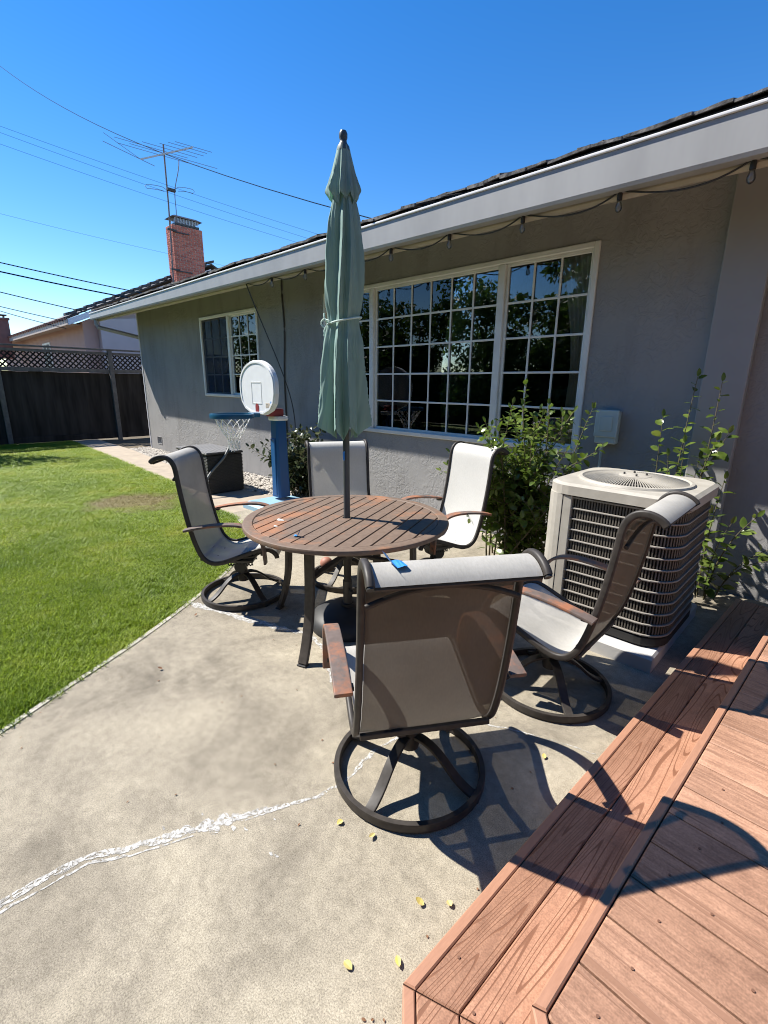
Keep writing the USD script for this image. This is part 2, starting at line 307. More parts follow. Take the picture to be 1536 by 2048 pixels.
M['canopy'] = plain('umbrella_cloth', (0.27, 0.40, 0.365), (0.315, 0.45, 0.41), 6.0, 0.85, bump=(220.0, 0.2, 0.001), trans=(0.2, (0.15, 0.40, 0.26)))
M['cord'] = plain('pale_cord', (0.5, 0.62, 0.56), rough=0.8)
M['pole'] = plain('umbrella_pole_paint', (0.045, 0.055, 0.06), (0.06, 0.068, 0.07), 10.0, 0.4)
M['tape'] = plain('blue_tape', (0.02, 0.2, 0.62), (0.03, 0.26, 0.7), 40.0, 0.6)
M['tape_dark'] = plain('dark_tape', (0.035, 0.06, 0.11), rough=0.7)
M['ac_paint'] = plain('unit_paint', (0.44, 0.41, 0.355), (0.33, 0.305, 0.26), 9.0, 0.5, detail=7.0)
M['ac_rib'] = plain('unit_rib_paint', (0.30, 0.275, 0.24), (0.24, 0.22, 0.195), 9.0, 0.5)
M['ac_fin'] = plain('unit_fin', (0.13, 0.115, 0.095), (0.1, 0.09, 0.075), 15.0, 0.55)
M['ac_dark'] = plain('unit_coil', (0.018, 0.017, 0.016), rough=0.8)
M['pad'] = plain('pad_concrete', (0.42, 0.41, 0.4), (0.5, 0.49, 0.47), 6.0, 0.85, bump=(70.0, 0.3, 0.003))
M['box_metal'] = plain('grey_box_paint', (0.50, 0.56, 0.53), (0.44, 0.5, 0.47), 5.0, 0.4)
M['white_plastic'] = plain('white_plastic', (0.82, 0.83, 0.84), (0.76, 0.77, 0.78), 8.0, 0.4)
M['red_plastic'] = plain('red_plastic', (0.30, 0.05, 0.05), rough=0.4)
M['blue_plastic'] = plain('blue_plastic', (0.01, 0.085, 0.25), (0.012, 0.1, 0.28), 4.0, 0.35)
M['teal_plastic'] = plain('teal_plastic', (0.01, 0.085, 0.17), rough=0.35)
M['pale_blue'] = plain('pale_blue_plastic', (0.25, 0.42, 0.55), rough=0.4)
M['sticker'] = plain('sticker_paper', (0.6, 0.5, 0.38), rough=0.6)
M['net'] = plain('net_cord', (0.8, 0.78, 0.76), rough=0.9)
M['wicker'] = plain('black_wicker', (0.016, 0.015, 0.014), (0.03, 0.027, 0.025), 60.0, 0.5, bump=(120.0, 0.8, 0.006))
M['hose'] = plain('grey_hose', (0.16, 0.16, 0.15), rough=0.5)
M['fence'] = plain('fence_wood', (0.014, 0.012, 0.011), (0.06, 0.053, 0.048), 5.0, 0.95, spec=0.15, bump=(40.0, 0.5, 0.006), stretch=(1.0, 1.0, 0.12))
M['fence_light'] = plain('fence_rail_wood', (0.10, 0.092, 0.085), (0.18, 0.165, 0.15), 8.0, 0.9, bump=(40.0, 0.4, 0.004))
M['pink'] = plain('salmon_stucco', (0.50, 0.33, 0.27), (0.55, 0.37, 0.31), 2.0, 0.9, bump=(30.0, 0.3, 0.01))
M['mauve'] = plain('mauve_stucco', (0.45, 0.38, 0.37), (0.5, 0.42, 0.41), 2.0, 0.9, bump=(30.0, 0.3, 0.01))
M['white_trim'] = plain('pale_trim', (0.66, 0.66, 0.7), (0.6, 0.6, 0.64), 3.0, 0.6)
M['tan_trim'] = plain('tan_trim', (0.42, 0.36, 0.32), rough=0.7)
M['dark_tile'] = plain('dark_tile', (0.035, 0.035, 0.04), (0.06, 0.058, 0.06), 4.0, 0.7)
M['red_tile'] = plain('clay_tile', (0.20, 0.085, 0.065), (0.28, 0.12, 0.09), 4.0, 0.8)
M['mortar'] = plain('mortar', (0.42, 0.30, 0.27), (0.36, 0.26, 0.23), 9.0, 0.95)
M['brick'] = [plain(f'chimney_brick_{"abc"[i]}', c, tuple(0.8 * x for x in c), 30.0, 0.9, bump=(70.0, 0.4, 0.004)) for i, c in enumerate([(0.40, 0.115, 0.085), (0.46, 0.145, 0.105), (0.34, 0.10, 0.075)])]
M['galv'] = plain('galvanised_mesh', (0.42, 0.46, 0.52), rough=0.4, metal=0.6)
M['cap'] = plain('chimney_cap_steel', (0.025, 0.026, 0.03), rough=0.5)
M['alu'] = plain('antenna_aluminium', (0.42, 0.42, 0.44), rough=0.45, metal=0.6)
M['mast'] = plain('antenna_mast', (0.11, 0.09, 0.09), rough=0.6)
M['wire'] = plain('overhead_wire', (0.012, 0.03, 0.05), rough=0.9, spec=0.05)
M['bark'] = plain('bark', (0.11, 0.085, 0.06), (0.17, 0.14, 0.1), 20.0, 0.9, bump=(60.0, 0.6, 0.01))
M['stem'] = plain('green_stem', (0.1, 0.1, 0.045), (0.14, 0.1, 0.06), 20.0, 0.8)
def leafmat(name, a, b, c, rough=0.32, tr=0.28):
    return mat(name, {
        'g': ('geometry', {}), 'n': ('noise_texture', {'scale': 9.0, 'detail': 3.0}), 'r': ('rgb_ramp', {'ramp': [(0.32, a), (0.52, b), (0.72, c)]}),
        'p': ('principled_bsdf', {'roughness': rough, 'specular_ior_level': 0.5}), 't': ('translucent_bsdf', {}), 'hs': ('hsv', {'saturation': 1.1, 'value': 1.5}), 'mx': ('mix_closure', {'fac': tr})},
        [('g.position', 'n.vector'), ('n.fac', 'r.fac'), ('r.color', 'p.base_color'), ('r.color', 'hs.color'), ('hs.color', 't.color'), ('p.BSDF', 'mx.closure1'), ('t.BSDF', 'mx.closure2')], 'mx.closure')
M['leaf'] = leafmat('bush_leaf', (0.055, 0.09, 0.018), (0.105, 0.155, 0.03), (0.22, 0.265, 0.07), 0.22)
M['leaf_dark'] = leafmat('shrub_leaf', (0.03, 0.045, 0.018), (0.055, 0.07, 0.032), (0.12, 0.125, 0.065), 0.22, 0.12)
M['tree_leaf'] = leafmat('tree_leaf', (0.03, 0.065, 0.014), (0.055, 0.10, 0.02), (0.11, 0.15, 0.035), 0.5, 0.34)
M['yellow_leaf'] = plain('yellow_leaf', (0.58, 0.47, 0.10), (0.48, 0.38, 0.2), 25.0, 0.7)
M['brown_leaf'] = plain('brown_leaf', (0.2, 0.1, 0.05), rough=0.8)
M['clay'] = plain('clay_ball', (0.30, 0.12, 0.085), (0.36, 0.16, 0.11), 20.0, 0.6)
# composite decking: base colour, contour grain pressed in
def decking(name, grain_along, contour, c0, c1, dark, sc):
    n = {'tc': ('texture_coordinate', {}), 'oi': ('object_info', {}), 'cx': ('combine_xyz', {}), 'om': ('math', {'math_type': 'multiply', 'value2': 37.0}), 'ad': ('vector_math', {'math_type': 'add'}),
         'mp': ('mapping', {'scale': (sc[0], sc[1], 1.0)}), 'n': ('noise_texture', {'scale': 1.0, 'detail': 1.5, 'roughness': 0.4}),
         'mu': ('math', {'math_type': 'multiply', 'value2': contour}), 'si': ('math', {'math_type': 'sine'}), 'sr': ('rgb_ramp', {'ramp': [(0.0, (0.9, 0.9, 0.9)), (0.05, (0.8, 0.8, 0.8)), (0.13, (0, 0, 0))]}), 'rm': ('map_range', {'from_min': -1.0, 'from_max': 1.0}),
         'fm': ('mapping', {'scale': (sc[2], sc[3], 1.0)}), 'fn': ('noise_texture', {'scale': 1.0, 'detail': 4.0, 'roughness': 0.7}), 'fr': ('rgb_ramp', {'ramp': [(0.3, c0), (0.7, c1)]}),
         'sp': ('noise_texture', {'scale': 260.0, 'detail': 2.0}), 'spr': ('rgb_ramp', {'ramp': [(0.35, (0.8, 0.8, 0.8)), (0.65, (1.1, 1.1, 1.1))]}), 'ms': ('mix_color', {'blend_type': 'multiply', 'fac': 1.0}),
         'tv': ('map_range', {'to_min': 0.82, 'to_max': 1.16}), 'th': ('hsv', {}), 'dn': ('noise_texture', {'scale': 4.5, 'detail': 6.0, 'roughness': 0.7}), 'dr': ('rgb_ramp', {'ramp': [(0.3, (0.72, 0.7, 0.7)), (0.5, (1, 1, 1)), (0.72, (1.14, 1.15, 1.18))]}), 'dm': ('mix_color', {'blend_type': 'multiply', 'fac': 0.9}),
         'x': ('mix_color', {'blend_type': 'mix', 'b': dark}), 'b': ('bump', {'strength': 0.5, 'distance': 0.002, 'invert': True}),
         'p': ('principled_bsdf', {'roughness': 0.55, 'specular_ior_level': 0.35})}
    l = [('oi.random', 'om.value1'), ('om.value', 'cx.x'), ('om.value', 'cx.z'), ('tc.object', 'ad.vector1'), ('cx.vector', 'ad.vector2'), ('ad.vector', 'mp.vector'), ('mp.vector', 'n.vector'), ('n.fac', 'mu.value1'), ('mu.value', 'si.value1'), ('si.value', 'rm.value'), ('rm.result', 'sr.fac'),
         ('ad.vector', 'fm.vector'), ('fm.vector', 'fn.vector'), ('fn.fac', 'fr.fac'), ('tc.object', 'sp.vector'), ('sp.fac', 'spr.fac'), ('fr.color', 'ms.a'), ('spr.color', 'ms.b'), ('oi.random', 'tv.value'), ('tv.result', 'th.value'), ('ms.result', 'th.color'), ('dn.fac', 'dr.fac'), ('tc.object', 'dn.vector'), ('th.color', 'dm.a'), ('dr.color', 'dm.b'), ('dm.result', 'x.a'), ('sr.color', 'x.fac'), ('x.result', 'p.base_color'), ('sr.color', 'b.height'), ('b.normal', 'p.normal')]
    return mat(name, n, l)
RED0, RED1 = (0.30, 0.152, 0.095), (0.40, 0.215, 0.136)
M['deck_step'] = decking('deck_step_board', 'v', 150.0, RED0, RED1, (0.18, 0.08, 0.045), (10.0, 0.9, 60.0, 4.0))
M['deck_top'] = decking('deck_top_board', 'u', 16.0, (0.27, 0.145, 0.094), (0.47, 0.268, 0.176), (0.26, 0.14, 0.09), (1.2, 40.0, 7.0, 90.0))
M['deck_nose'] = plain('deck_nosing', (0.33, 0.168, 0.105), (0.39, 0.202, 0.128), 30.0, 0.5, obj=True, stretch=(6.0, 1.0, 1.0))
M['screw'] = plain('screw_head', (0.16, 0.08, 0.05), rough=0.5)
#SPLIT
# ------------------------------------------------------------------ the ground
W = 2.37                                                       # the house wall's plane
put(None, 'ground', sheet(sbox(-150, -150, 150, 150), -0.06), M['soil'], kind='structure')
lawn_edge = np.array([(1.0, -3.6), (0.35, -2.95), (-0.1, -2.2), (-0.33, -1.74), (-0.45, -1.53), (-0.68, -1.11), (-1.01, -0.6), (-1.38, -0.12), (-1.85, 0.3), (-2.4, 0.6), (-2.9, 0.74)])
from scipy.interpolate import make_interp_spline
_t = np.r_[0, np.cumsum(np.linalg.norm(np.diff(lawn_edge, axis=0), axis=1))]
edge_s = make_interp_spline(_t, lawn_edge, k=2)(np.linspace(0, _t[-1], 60))
walk_near = np.array([(-3.6, 0.72), (-5.2, 1.02), (-9.7, 1.2), (-12.3, 1.3)])
walk_far = np.array([(-12.3, 1.92), (-9.5, 1.88), (-6.5, 1.62), (-4.2, 1.5), (-3.0, 1.78)])
patio_poly = Polygon(np.vstack([edge_s, [(-3.0, 0.745), (-3.0, 1.78), (-2.7, 2.34), (1.35, 2.34), (6, 2.34), (6, -6), (2.2, -6)]]))
walk_poly = Polygon(np.vstack([[(-3.008, 0.742)], walk_near, walk_far[:-1], [(-3.008, 1.77)]]))
lawn_poly = Polygon(np.vstack([edge_s, [(-3.0, 0.74)], walk_near, [(-12.3, -9), (2.2, -9), (2.2, -6.0)]])).buffer(0)
gravel_poly = Polygon(np.vstack([walk_far, [(-2.7, 2.34), (-9.74, 2.36), (-12.2, 2.5)]])).buffer(0)
put(None, 'lawn_ground', sheet(lawn_poly, -0.022), M['turf'], kind='structure')
patio = thing('patio', kind='structure')
put(patio, 'slab', slab(patio_poly, -0.12, 0.0), M['concrete'])
# rough trowelled lip along the lawn
ring = LineString(edge_s).buffer(0.028).intersection(patio_poly)
put(patio, 'slab_edge', sheet(ring, 0.004), M['edge'])
def ragged(pts, w, seed, step=0.006):
    r = np.random.default_rng(seed); p = np.asarray(pts, float)
    d = np.r_[0, np.cumsum(np.linalg.norm(np.diff(p, axis=0), axis=1))]; n = max(int(d[-1] / step), 4)
    from scipy.interpolate import PchipInterpolator
    q = PchipInterpolator(d, p)(np.linspace(0, d[-1], n)); ww = np.interp(np.linspace(0, 1, n), np.linspace(0, 1, len(w)), w)
    t = np.gradient(q, axis=0); t /= np.linalg.norm(t, axis=1, keepdims=True); nr = np.c_[-t[:, 1], t[:, 0]]
    wob = (meshkit.fbm(np.c_[q * 22, np.zeros(n)], 4, seed) - 0.5) * 0.016
    q = q + nr * wob[:, None]
    fa = meshkit.fbm(np.c_[q * 26, np.full(n, 3.0)], 4, seed + 9) * 2.0; fb_ = meshkit.fbm(np.c_[q * 26, np.full(n, 8.0)], 4, seed + 4) * 2.0
    a = q + nr * (ww * fa * r.uniform(0.9, 1.1, n))[:, None]; b = q - nr * (ww * fb_ * r.uniform(0.9, 1.1, n))[:, None]
    return Polygon(np.vstack([a, b[::-1]])).buffer(0)
crack = ragged([(0.60, -2.2), (0.58, -1.86), (0.585, -1.69), (0.67, -1.5), (0.75, -1.33), (0.78, -1.27), (0.85, -1.12), (0.93, -0.95), (0.945, -0.84), (0.915, -0.65), (0.95, -0.45), (1.03, -0.28), (1.25, -0.13), (1.58, -0.01)],
               [0.011, 0.011, 0.010, 0.011, 0.014, 0.02, 0.011, 0.008, 0.008, 0.009, 0.006, 0.004, 0.003, 0.002], 3)
blobs = [Point(0.752, -1.31).buffer(0.026), Point(0.79, -1.30).buffer(0.018), Point(0.765, -1.255).buffer(0.02), Point(0.72, -1.37).buffer(0.02)]
crack = shapely.union_all([crack, *blobs])
ext = max(getattr(crack, 'geoms', [crack]), key=lambda q: q.area).exterior
cuts = []
for x in rng.uniform(0, ext.length, 260):
    p, p2 = np.array(ext.interpolate(x).coords[0]), np.array(ext.interpolate(x + .03).coords[0]); d_ = (p2 - p) / (np.linalg.norm(p2 - p) + 1e-9); o_ = rng.normal(size=2) * .006; l_ = rng.uniform(.008, .04)
    cuts.append(LineString([p + o_, p + o_ + d_ * l_]).buffer(rng.uniform(.0008, .0022), 2))
crack = crack.difference(shapely.union_all(cuts))
for k_ in range(2):
    side_ = ragged([(0.60 + .02 * (1 - 2 * k_), -2.2), (0.585 + .022 * (1 - 2 * k_), -1.82), (0.60 + .018 * (1 - 2 * k_), -1.66), (0.68 + .02 * (1 - 2 * k_), -1.5), (.74 + .02 * (1 - 2 * k_), -1.36)], [.004, .006, .003, .005, .002], 31 + k_)
    crack = crack.union(side_)
crack2 = ragged([(-1.04, -0.63), (-0.8, -0.53), (-0.48, -0.43), (-0.2, -0.33), (-0.05, -0.27), (0.08, -0.29), (0.3, -0.4), (0.42, -0.47)], [0.025, 0.022, 0.02, 0.024, 0.018, 0.016, 0.014, 0.01], 5)
flecks = [Polygon([(x + a * math.cos(t) * r.uniform(.5, 1.3), y + a * .5 * math.sin(t) * r.uniform(.5, 1.3)) for t in np.linspace(0, 6.28, 8)[:-1]]) for r in [np.random.default_rng(2)] for x, y, a in [(1.0, -1.21, .012), (1.02, -1.2, .009), (.83, -1.25, .014), (.86, -1.22, .01), (.7, -1.3, .008), (.66, -1.42, .009), (.9, -1.13, .008)]]
put(patio, 'crack_filler', sheet(shapely.union_all([crack, crack2, *[f.buffer(0) for f in flecks]]), 0.0013), M['filler'])
walkp = thing('walkway', kind='structure')
for i, (x0, x1) in enumerate([(-12.3, -10.4), (-10.39, -8.6), (-8.59, -6.8), (-6.79, -5.0), (-4.99, -3.008)]):
    put(walkp, 'slab', slab(walk_poly.intersection(sbox(x0, -5, x1, 5)), -0.1, -0.002), M['walk'])
put(None, 'gravel_bed', sheet(gravel_poly, -0.03), M['soil'], kind='structure')
# pebbles: real stones, too many to count
def rand_in(poly, n, r):
    x0, y0, x1, y1 = poly.bounds; out = np.zeros((0, 2))
    while len(out) < n:
        q = np.c_[r.uniform(x0, x1, n * 3), r.uniform(y0, y1, n * 3)]
        out = np.vstack([out, q[shapely.contains_xy(poly, q[:, 0], q[:, 1])]])
    return out[:n]
r_ = np.random.default_rng(21)
vv, ff, k0 = [], [], 0
ico = trimesh.creation.icosphere(1, 1.0)
for (x, y) in rand_in(gravel_poly.intersection(sbox(-9.9, 0, -2.6, 2.4)), 5200, r_):
    s = r_.uniform(0.014, 0.034) * np.array([1, r_.uniform(.6, 1), r_.uniform(.4, .7)])
    a = r_.uniform(0, 6.28); R = np.array([[math.cos(a), -math.sin(a), 0], [math.sin(a), math.cos(a), 0], [0, 0, 1]])
    v = (ico.vertices * r_.uniform(.85, 1.1, (len(ico.vertices), 1)) * s) @ R.T + [x, y, -0.022 + r_.uniform(0, .012)]
    vv.append(v); ff.append(ico.faces + k0); k0 += len(v)
put(None, 'gravel', T(np.vstack(vv), np.vstack(ff)), M['pebble'], smooth=True, label='grey and cream pebbles in the strip between walkway and house wall', cat='gravel', kind='stuff')

# grass
def tuft(n, h, spread, r, lean):
    v, f = [], []
    for i in range(n):
        a = r.uniform(0, 6.28); rr = spread * math.sqrt(r.uniform()); x, y = rr * math.cos(a), rr * math.sin(a)
        hh = h * r.uniform(.55, 1.15); w = r.uniform(.0018, .0034); b = r.uniform(0, 6.28); l = lean * r.uniform(.2, 1.0) * hh
        d = np.array([math.cos(b), math.sin(b), 0]); s = np.array([-d[1], d[0], 0])
        p = np.array([x, y, 0]); k = len(v)
        for t, wd, ln in ((0, 1, 0), (.55, .85, .35), (1, 0, 1)):
            c = p + [0, 0, hh * t * (1 - .18 * ln)] + d * l * ln
            v += [c] if wd == 0 else [c - s * w * wd, c + s * w * wd]
        f += [[k, k + 1, k + 3], [k, k + 3, k + 2], [k + 2, k + 3, k + 4]]
    return T(v, f)
gr = np.random.default_rng(5)
gi = UsdGeom.PointInstancer.Define(stage, '/World/grass')
tag(gi.GetPrim(), 'short green lawn grass left of the patio, browned in one patch by the walkway', 'grass', kind='stuff')
protos = []
for i in range(5):
    p = f'/World/grass/tuft_{"abcde"[i]}'
    usdkit.mesh(stage, p, tuft(15, 0.05, 0.03, gr, 1.0), M['grass']); protos.append(p)
gi.CreatePrototypesRel().SetTargets([Sdf.Path(p) for p in protos])
near = lawn_poly.intersection(Polygon([(2.2, -3.4), (-3, -2.6), (-12.25, -2.4), (-12.25, 1.32), (-5, 1.05), (-2.5, 0.9), (2.2, -0.5)])).buffer(0.016)
cand = rand_in(near, 150000, gr)
dist = np.hypot(cand[:, 0] - EYE[0], cand[:, 1] - EYE[1])
keep = gr.uniform(size=len(cand)) < np.clip((4.2 / dist) ** 1.1, .22, 1)
cand, dist = cand[keep], dist[keep]
dry = np.exp(-(((cand[:, 0] + 4.35) / 1.0) ** 2 + ((cand[:, 1] - .18) / .5) ** 2) * 1.1)
keep = gr.uniform(size=len(cand)) > .25 * dry
cand, dist, dry = cand[keep], dist[keep], dry[keep]
n = len(cand)
ang = gr.uniform(0, 2 * np.pi, n)
hgt = gr.uniform(.7, 1.2, n) * (1 - .5 * dry) * (0.75 + .5 * meshkit.fbm(np.c_[cand * 1.7, np.zeros(n)], 3, 4))
gi.CreatePositionsAttr(Vt.Vec3fArray.FromNumpy(np.c_[cand, np.full(n, -0.022)].astype(np.float32)))
gi.CreateProtoIndicesAttr(Vt.IntArray.FromNumpy(gr.integers(0, 5, n).astype(np.int32)))
gi.CreateOrientationsAttr(Vt.QuathArray([Gf.Quath(float(math.cos(a / 2)), 0, 0, float(math.sin(a / 2))) for a in ang]))
wide = np.clip(dist / 4.5, 1, 2.0)
gi.CreateScalesAttr(Vt.Vec3fArray.FromNumpy(np.c_[wide, wide, hgt].astype(np.float32)))

# ------------------------------------------------------------------ the house
house = thing('house', 'grey stucco single storey house with white gridded windows and grey gutter', 'house')
X0, X1, SL = -9.74, 4.6, 0.35
Y_E = 1.64                                                     # the gutter's outer face
def zg(x): return 2.69 + (1.45 - x) * 0.0092                   # gutter bottom, a little lower on the right
zw = 2.99
holes = [(-6.71, -4.77, 1.25, 2.605), (-3.15, 0.37, 0.915, 2.61)]
def box_m(lo, hi): return m3.Manifold.cube(tuple(np.subtract(hi, lo)), False).translate(tuple(lo))
wall = box_m((X0, W, -0.1), (X1, W + 0.16, zw))
for a, b, c, d in holes: wall -= box_m((a, W - .1, c), (b, W + .3, d))
wall -= box_m((-9.3, W - .1, 0.135), (-9.06, W + 0.07, 0.285))
put(house, 'wall', wall, M['stucco'])
endp = Polygon([(W, -0.1), (11.0, -0.1), (11.0, zw), (6.7, zw + SL * 4.1), (W, zw)])
e = slab(endp, 0, 0.16); e.vertices = np.c_[e.vertices[:, 2] + X0 + 0.002, e.vertices[:, 0] + 0.165, e.vertices[:, 1]]; e.fix_normals(); put(house, 'end_wall', e, M['stucco'])
e2 = e.copy(); e2.vertices = e2.vertices + [X1 - X0 - 0.17, 0, 0]; put(house, 'end_wall', e2, M['stucco'])
put(house, 'back_wall', cbox((X0, 11.17, -.1), (X1, 11.3, zw)), M['stucco'])
# roof: sheathing, rafter ends hidden behind the gutter, ridge at y = 6.75
rp = np.array([(Y_E + .1, 2.80), (6.75, 2.80 + SL * (6.75 - Y_E - .1)), (11.85, 2.80), (11.85, 2.83), (6.75, 2.845 + SL * (6.75 - Y_E - .1)), (Y_E + .1, 2.845)])
rf = slab(Polygon(rp), 0, X1 + .9 - (X0 - .72)); rf.vertices = np.c_[rf.vertices[:, 2] + X0 - .72, rf.vertices[:, 0], rf.vertices[:, 1]]; rf.fix_normals()
put(house, 'roof_boards', rf, M['soffit'])
tb = slab(Polygon([(Y_E + 1.0, 2.855 + SL * .9), (6.75, 2.855 + SL * (6.75 - Y_E - .1)), (6.75, 2.9 + SL * (6.75 - Y_E - .1)), (Y_E + 1.0, 2.9 + SL * .9)]), 0, X1 + .9 - (X0 - .72)); tb.vertices = np.c_[tb.vertices[:, 2] + X0 - .72, tb.vertices[:, 0], tb.vertices[:, 1]]; tb.fix_normals()
put(house, 'roof', tb, M['shake'])
# gutter: boxed profile whose bottom drops slightly to the right
def gut(y0, y1, zb, zt, x0=X0 - .74, x1=X1 + .9):
    pts = []
    for x in (x0, x1):
        b = zb(x) if callable(zb) else zb; t = zt(x) if callable(zt) else zt
        pts += [(x, y0, b + .02), (x, y0 + .015, b), (x, y1, b), (x, y0, t), (x, y1, t)]
    return hull(pts)
put(house, 'gutter', gut(Y_E, Y_E + .10, zg, 2.915), M['gutter'])
put(house, 'gutter_lip', cbox((X0 - .74, Y_E - .012, 2.917), (X1 + .9, Y_E + .006, 2.935), .004), M['gutter_lip'])
put(house, 'fascia_board', gut(Y_E + .104, Y_E + .14, lambda x: zg(x) - .03, 2.93), M['beige'])
# rake board on the gable end
rb = slab(Polygon([(Y_E + .14, 2.78), (6.75, 2.78 + SL * 5.0), (6.75, 2.97 + SL * 5.0), (Y_E + .14, 2.93)]), 0, .04); rb.vertices = np.c_[rb.vertices[:, 2] + X0 - .76, rb.vertices[:, 0], rb.vertices[:, 1]]; rb.fix_normals()
put(house, 'rake_board', rb, M['gutter'])
# wood shakes along the eave, three courses, each piece its own
sr = np.random.default_rng(12)
put(house, 'starter_course', hull([(xx, yy, zz_) for xx in (X0 - .76, X1 + .9) for yy, zz_ in ((Y_E + .035, 2.937), (Y_E + .035, 2.962), (Y_E + .5, 2.937 + SL * .45), (Y_E + .5, 2.962 + SL * .45))]), M['black'])
for c in range(3):
    x = X0 - .78
    while x < X1 - .9:
        w = sr.uniform(.14, .34); y0 = Y_E - .012 + c * .28 + sr.uniform(-.006, .022); dz = sr.uniform(-.003, .012); tk = sr.uniform(.012, .026)
        n = 5; pts_t, tilt = [], sr.uniform(-.009, .009)
        for k in range(n):
            xx = x + .004 + (w - .008) * k / (n - 1); jy = sr.uniform(-.005, .006); jz = sr.uniform(-.0025, .0035)
            for yy, th in ((y0 + jy, tk + jz), (y0 + .50, .010)):
                zb_ = 2.962 + SL * (yy - Y_E) * .98 + c * .02 + dz + tilt * (k / (n - 1) - .5) * 2
                pts_t += [(xx, yy, zb_), (xx, yy, zb_ + th)]
        f = []
        for k in range(n - 1):
            a, b = 4 * k, 4 * k + 4
            f += [[a, b, b + 1], [a, b + 1, a + 1], [a + 1, b + 1, b + 3], [a + 1, b + 3, a + 3], [a + 2, b + 2, b], [a + 2, b, a], [a + 3, b + 3, b + 2], [a + 3, b + 2, a + 2]]
        e_ = 4 * (n - 1); f += [[0, 1, 3], [0, 3, 2], [e_, e_ + 3, e_ + 1], [e_, e_ + 2, e_ + 3]]
        put(house, 'shake', T(pts_t, f), M['shake'])
        x += w
# pilaster, corner bead, vent, downspout
put(house, 'pilaster', cbox((1.235, W - .085, -.05), (1.50, W - .001, 2.955), .006), M['trim'])
put(house, 'corner_bead', cbox((X0 - .004, W - .012, -.05), (X0 + .028, W - .0005, 2.96)), M['white_trim'])
v = sub(house, 'wall_vent')
put(v, 'recess', cbox((-9.297, W + .05, .138), (-9.063, W + .068, .282)), M['black'])
put(v, 'frame', cat([cbox((-9.31, W - .008, .125), (-9.298, W + .02, .295)), cbox((-9.062, W - .008, .125), (-9.05, W + .02, .295)), cbox((-9.298, W - .008, .283), (-9.062, W + .02, .295)), cbox((-9.298, W - .008, .125), (-9.062, W + .02, .137))]), M['trim'])
for i in range(7): put(v, 'mesh_wire', cbox((-9.28 + i * .032, W + .0, .138), (-9.276 + i * .032, W + .004, .282)), M['galv'])
ds = [(-10.28, Y_E + .06, 2.80), (-10.28, Y_E + .06, 2.70), (-10.26, Y_E + .08, 2.64), (-9.90, W + .05, 2.46), (-9.845, W + .13, 2.42), (-9.84, W + .15, 2.34), (-9.84, W + .15, -.05)]
put(house, 'downspout', sweep(ds, rect(.085, .065, .012), side=None, up=(.6, .8, 0.05)), M['trim'])
# interior
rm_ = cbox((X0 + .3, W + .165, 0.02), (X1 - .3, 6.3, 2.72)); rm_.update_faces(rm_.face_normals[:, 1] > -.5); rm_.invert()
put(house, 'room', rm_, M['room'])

def window(x0, x1, z0, z1, lights, name='window', label=None, gy=.0, screen=False):
    """lights: list of (x_left, x_right, cols, rows, sash depth)"""
    w = sub(house, name, label)
    fw = .045; ya, yb = W - .018, W + .06
    for lo, hi in (((x0, ya, z0), (x0 + fw, yb, z1)), ((x1 - fw, ya, z0), (x1, yb, z1)), ((x0 + fw, ya + .002, z1 - fw), (x1 - fw, yb, z1)), ((x0 + fw, ya - .006, z0), (x1 - fw, yb, z0 + fw))):
        put(w, 'frame', cbox(lo, hi, .006), M['vinyl'])
    for i, (a, b, cols, rows, dy) in enumerate(lights):
        if i: put(w, 'mullion', cbox((a - .034, ya + .004, z0 + fw), (a + .034, yb, z1 - fw), .006), M['vinyl'])
        la = a + (.034 if i else fw); lb = b - (.034 if i < len(lights) - 1 else fw); s = .028
        for lo, hi in (((la, W + dy, z0 + fw), (la + s, W + dy + .03, z1 - fw)), ((lb - s, W + dy, z0 + fw), (lb, W + dy + .03, z1 - fw)), ((la + s, W + dy + .002, z1 - fw - s), (lb - s, W + dy + .03, z1 - fw)), ((la + s, W + dy + .002, z0 + fw), (lb - s, W + dy + .03, z0 + fw + s))):
            put(w, 'sash', cbox(lo, hi, .004), M['vinyl'])
        gx0, gx1, gz0, gz1 = la + s, lb - s, z0 + fw + s, z1 - fw - s
        put(w, 'pane', cbox((gx0 - .004, W + dy + .0165, gz0 - .004), (gx1 + .004, W + dy + .0205, gz1 + .004)), M['glass'])
        for k in range(1, cols):
            x = gx0 + (gx1 - gx0) * k / cols; put(w, 'muntin', cbox((x - .0095, W + dy + .004 + gy, gz0), (x + .0095, W + dy + .0150 + gy, gz1), .003), M['vinyl'])
        for k in range(1, rows):
            z = gz0 + (gz1 - gz0) * k / rows; put(w, 'muntin', cbox((gx0, W + dy + .006 + gy, z - .0095), (gx1, W + dy + .0162 + gy, z + .0095), .003), M['vinyl'])
        if screen and i == 0: put(w, 'insect_screen', cbox((la + .004, W + dy - .006, z0 + fw + .004), (lb - .004, W + dy - .005, z1 - fw - .004)), M['screen'])
    return w
w1 = window(-6.71, -4.77, 1.25, 2.605, [(-6.71, -5.70, 3, 4, .012), (-5.70, -4.77, 3, 4, .012)], label='smaller sliding window with horizontal blinds inside', gy=.0, screen=True)
for k in range(20):
    z = 1.31 + k * .065; m = cbox((-6.66, -.024, -.0012), (-4.82, .022, .0012)); m.apply_transform(trimesh.transformations.rotation_matrix(.75, [1, 0, 0])); m.apply_translation([0, W + .12, z]); put(w1, 'blind_slat', m, M['blind'])
w2 = window(-3.15, .37, .915, 2.61, [(-3.15, -2.25, 3, 5, .012), (-2.25, -.51, 6, 5, .02), (-.51, .37, 3, 5, .012)], label='wide three part window, each light divided by white grids')
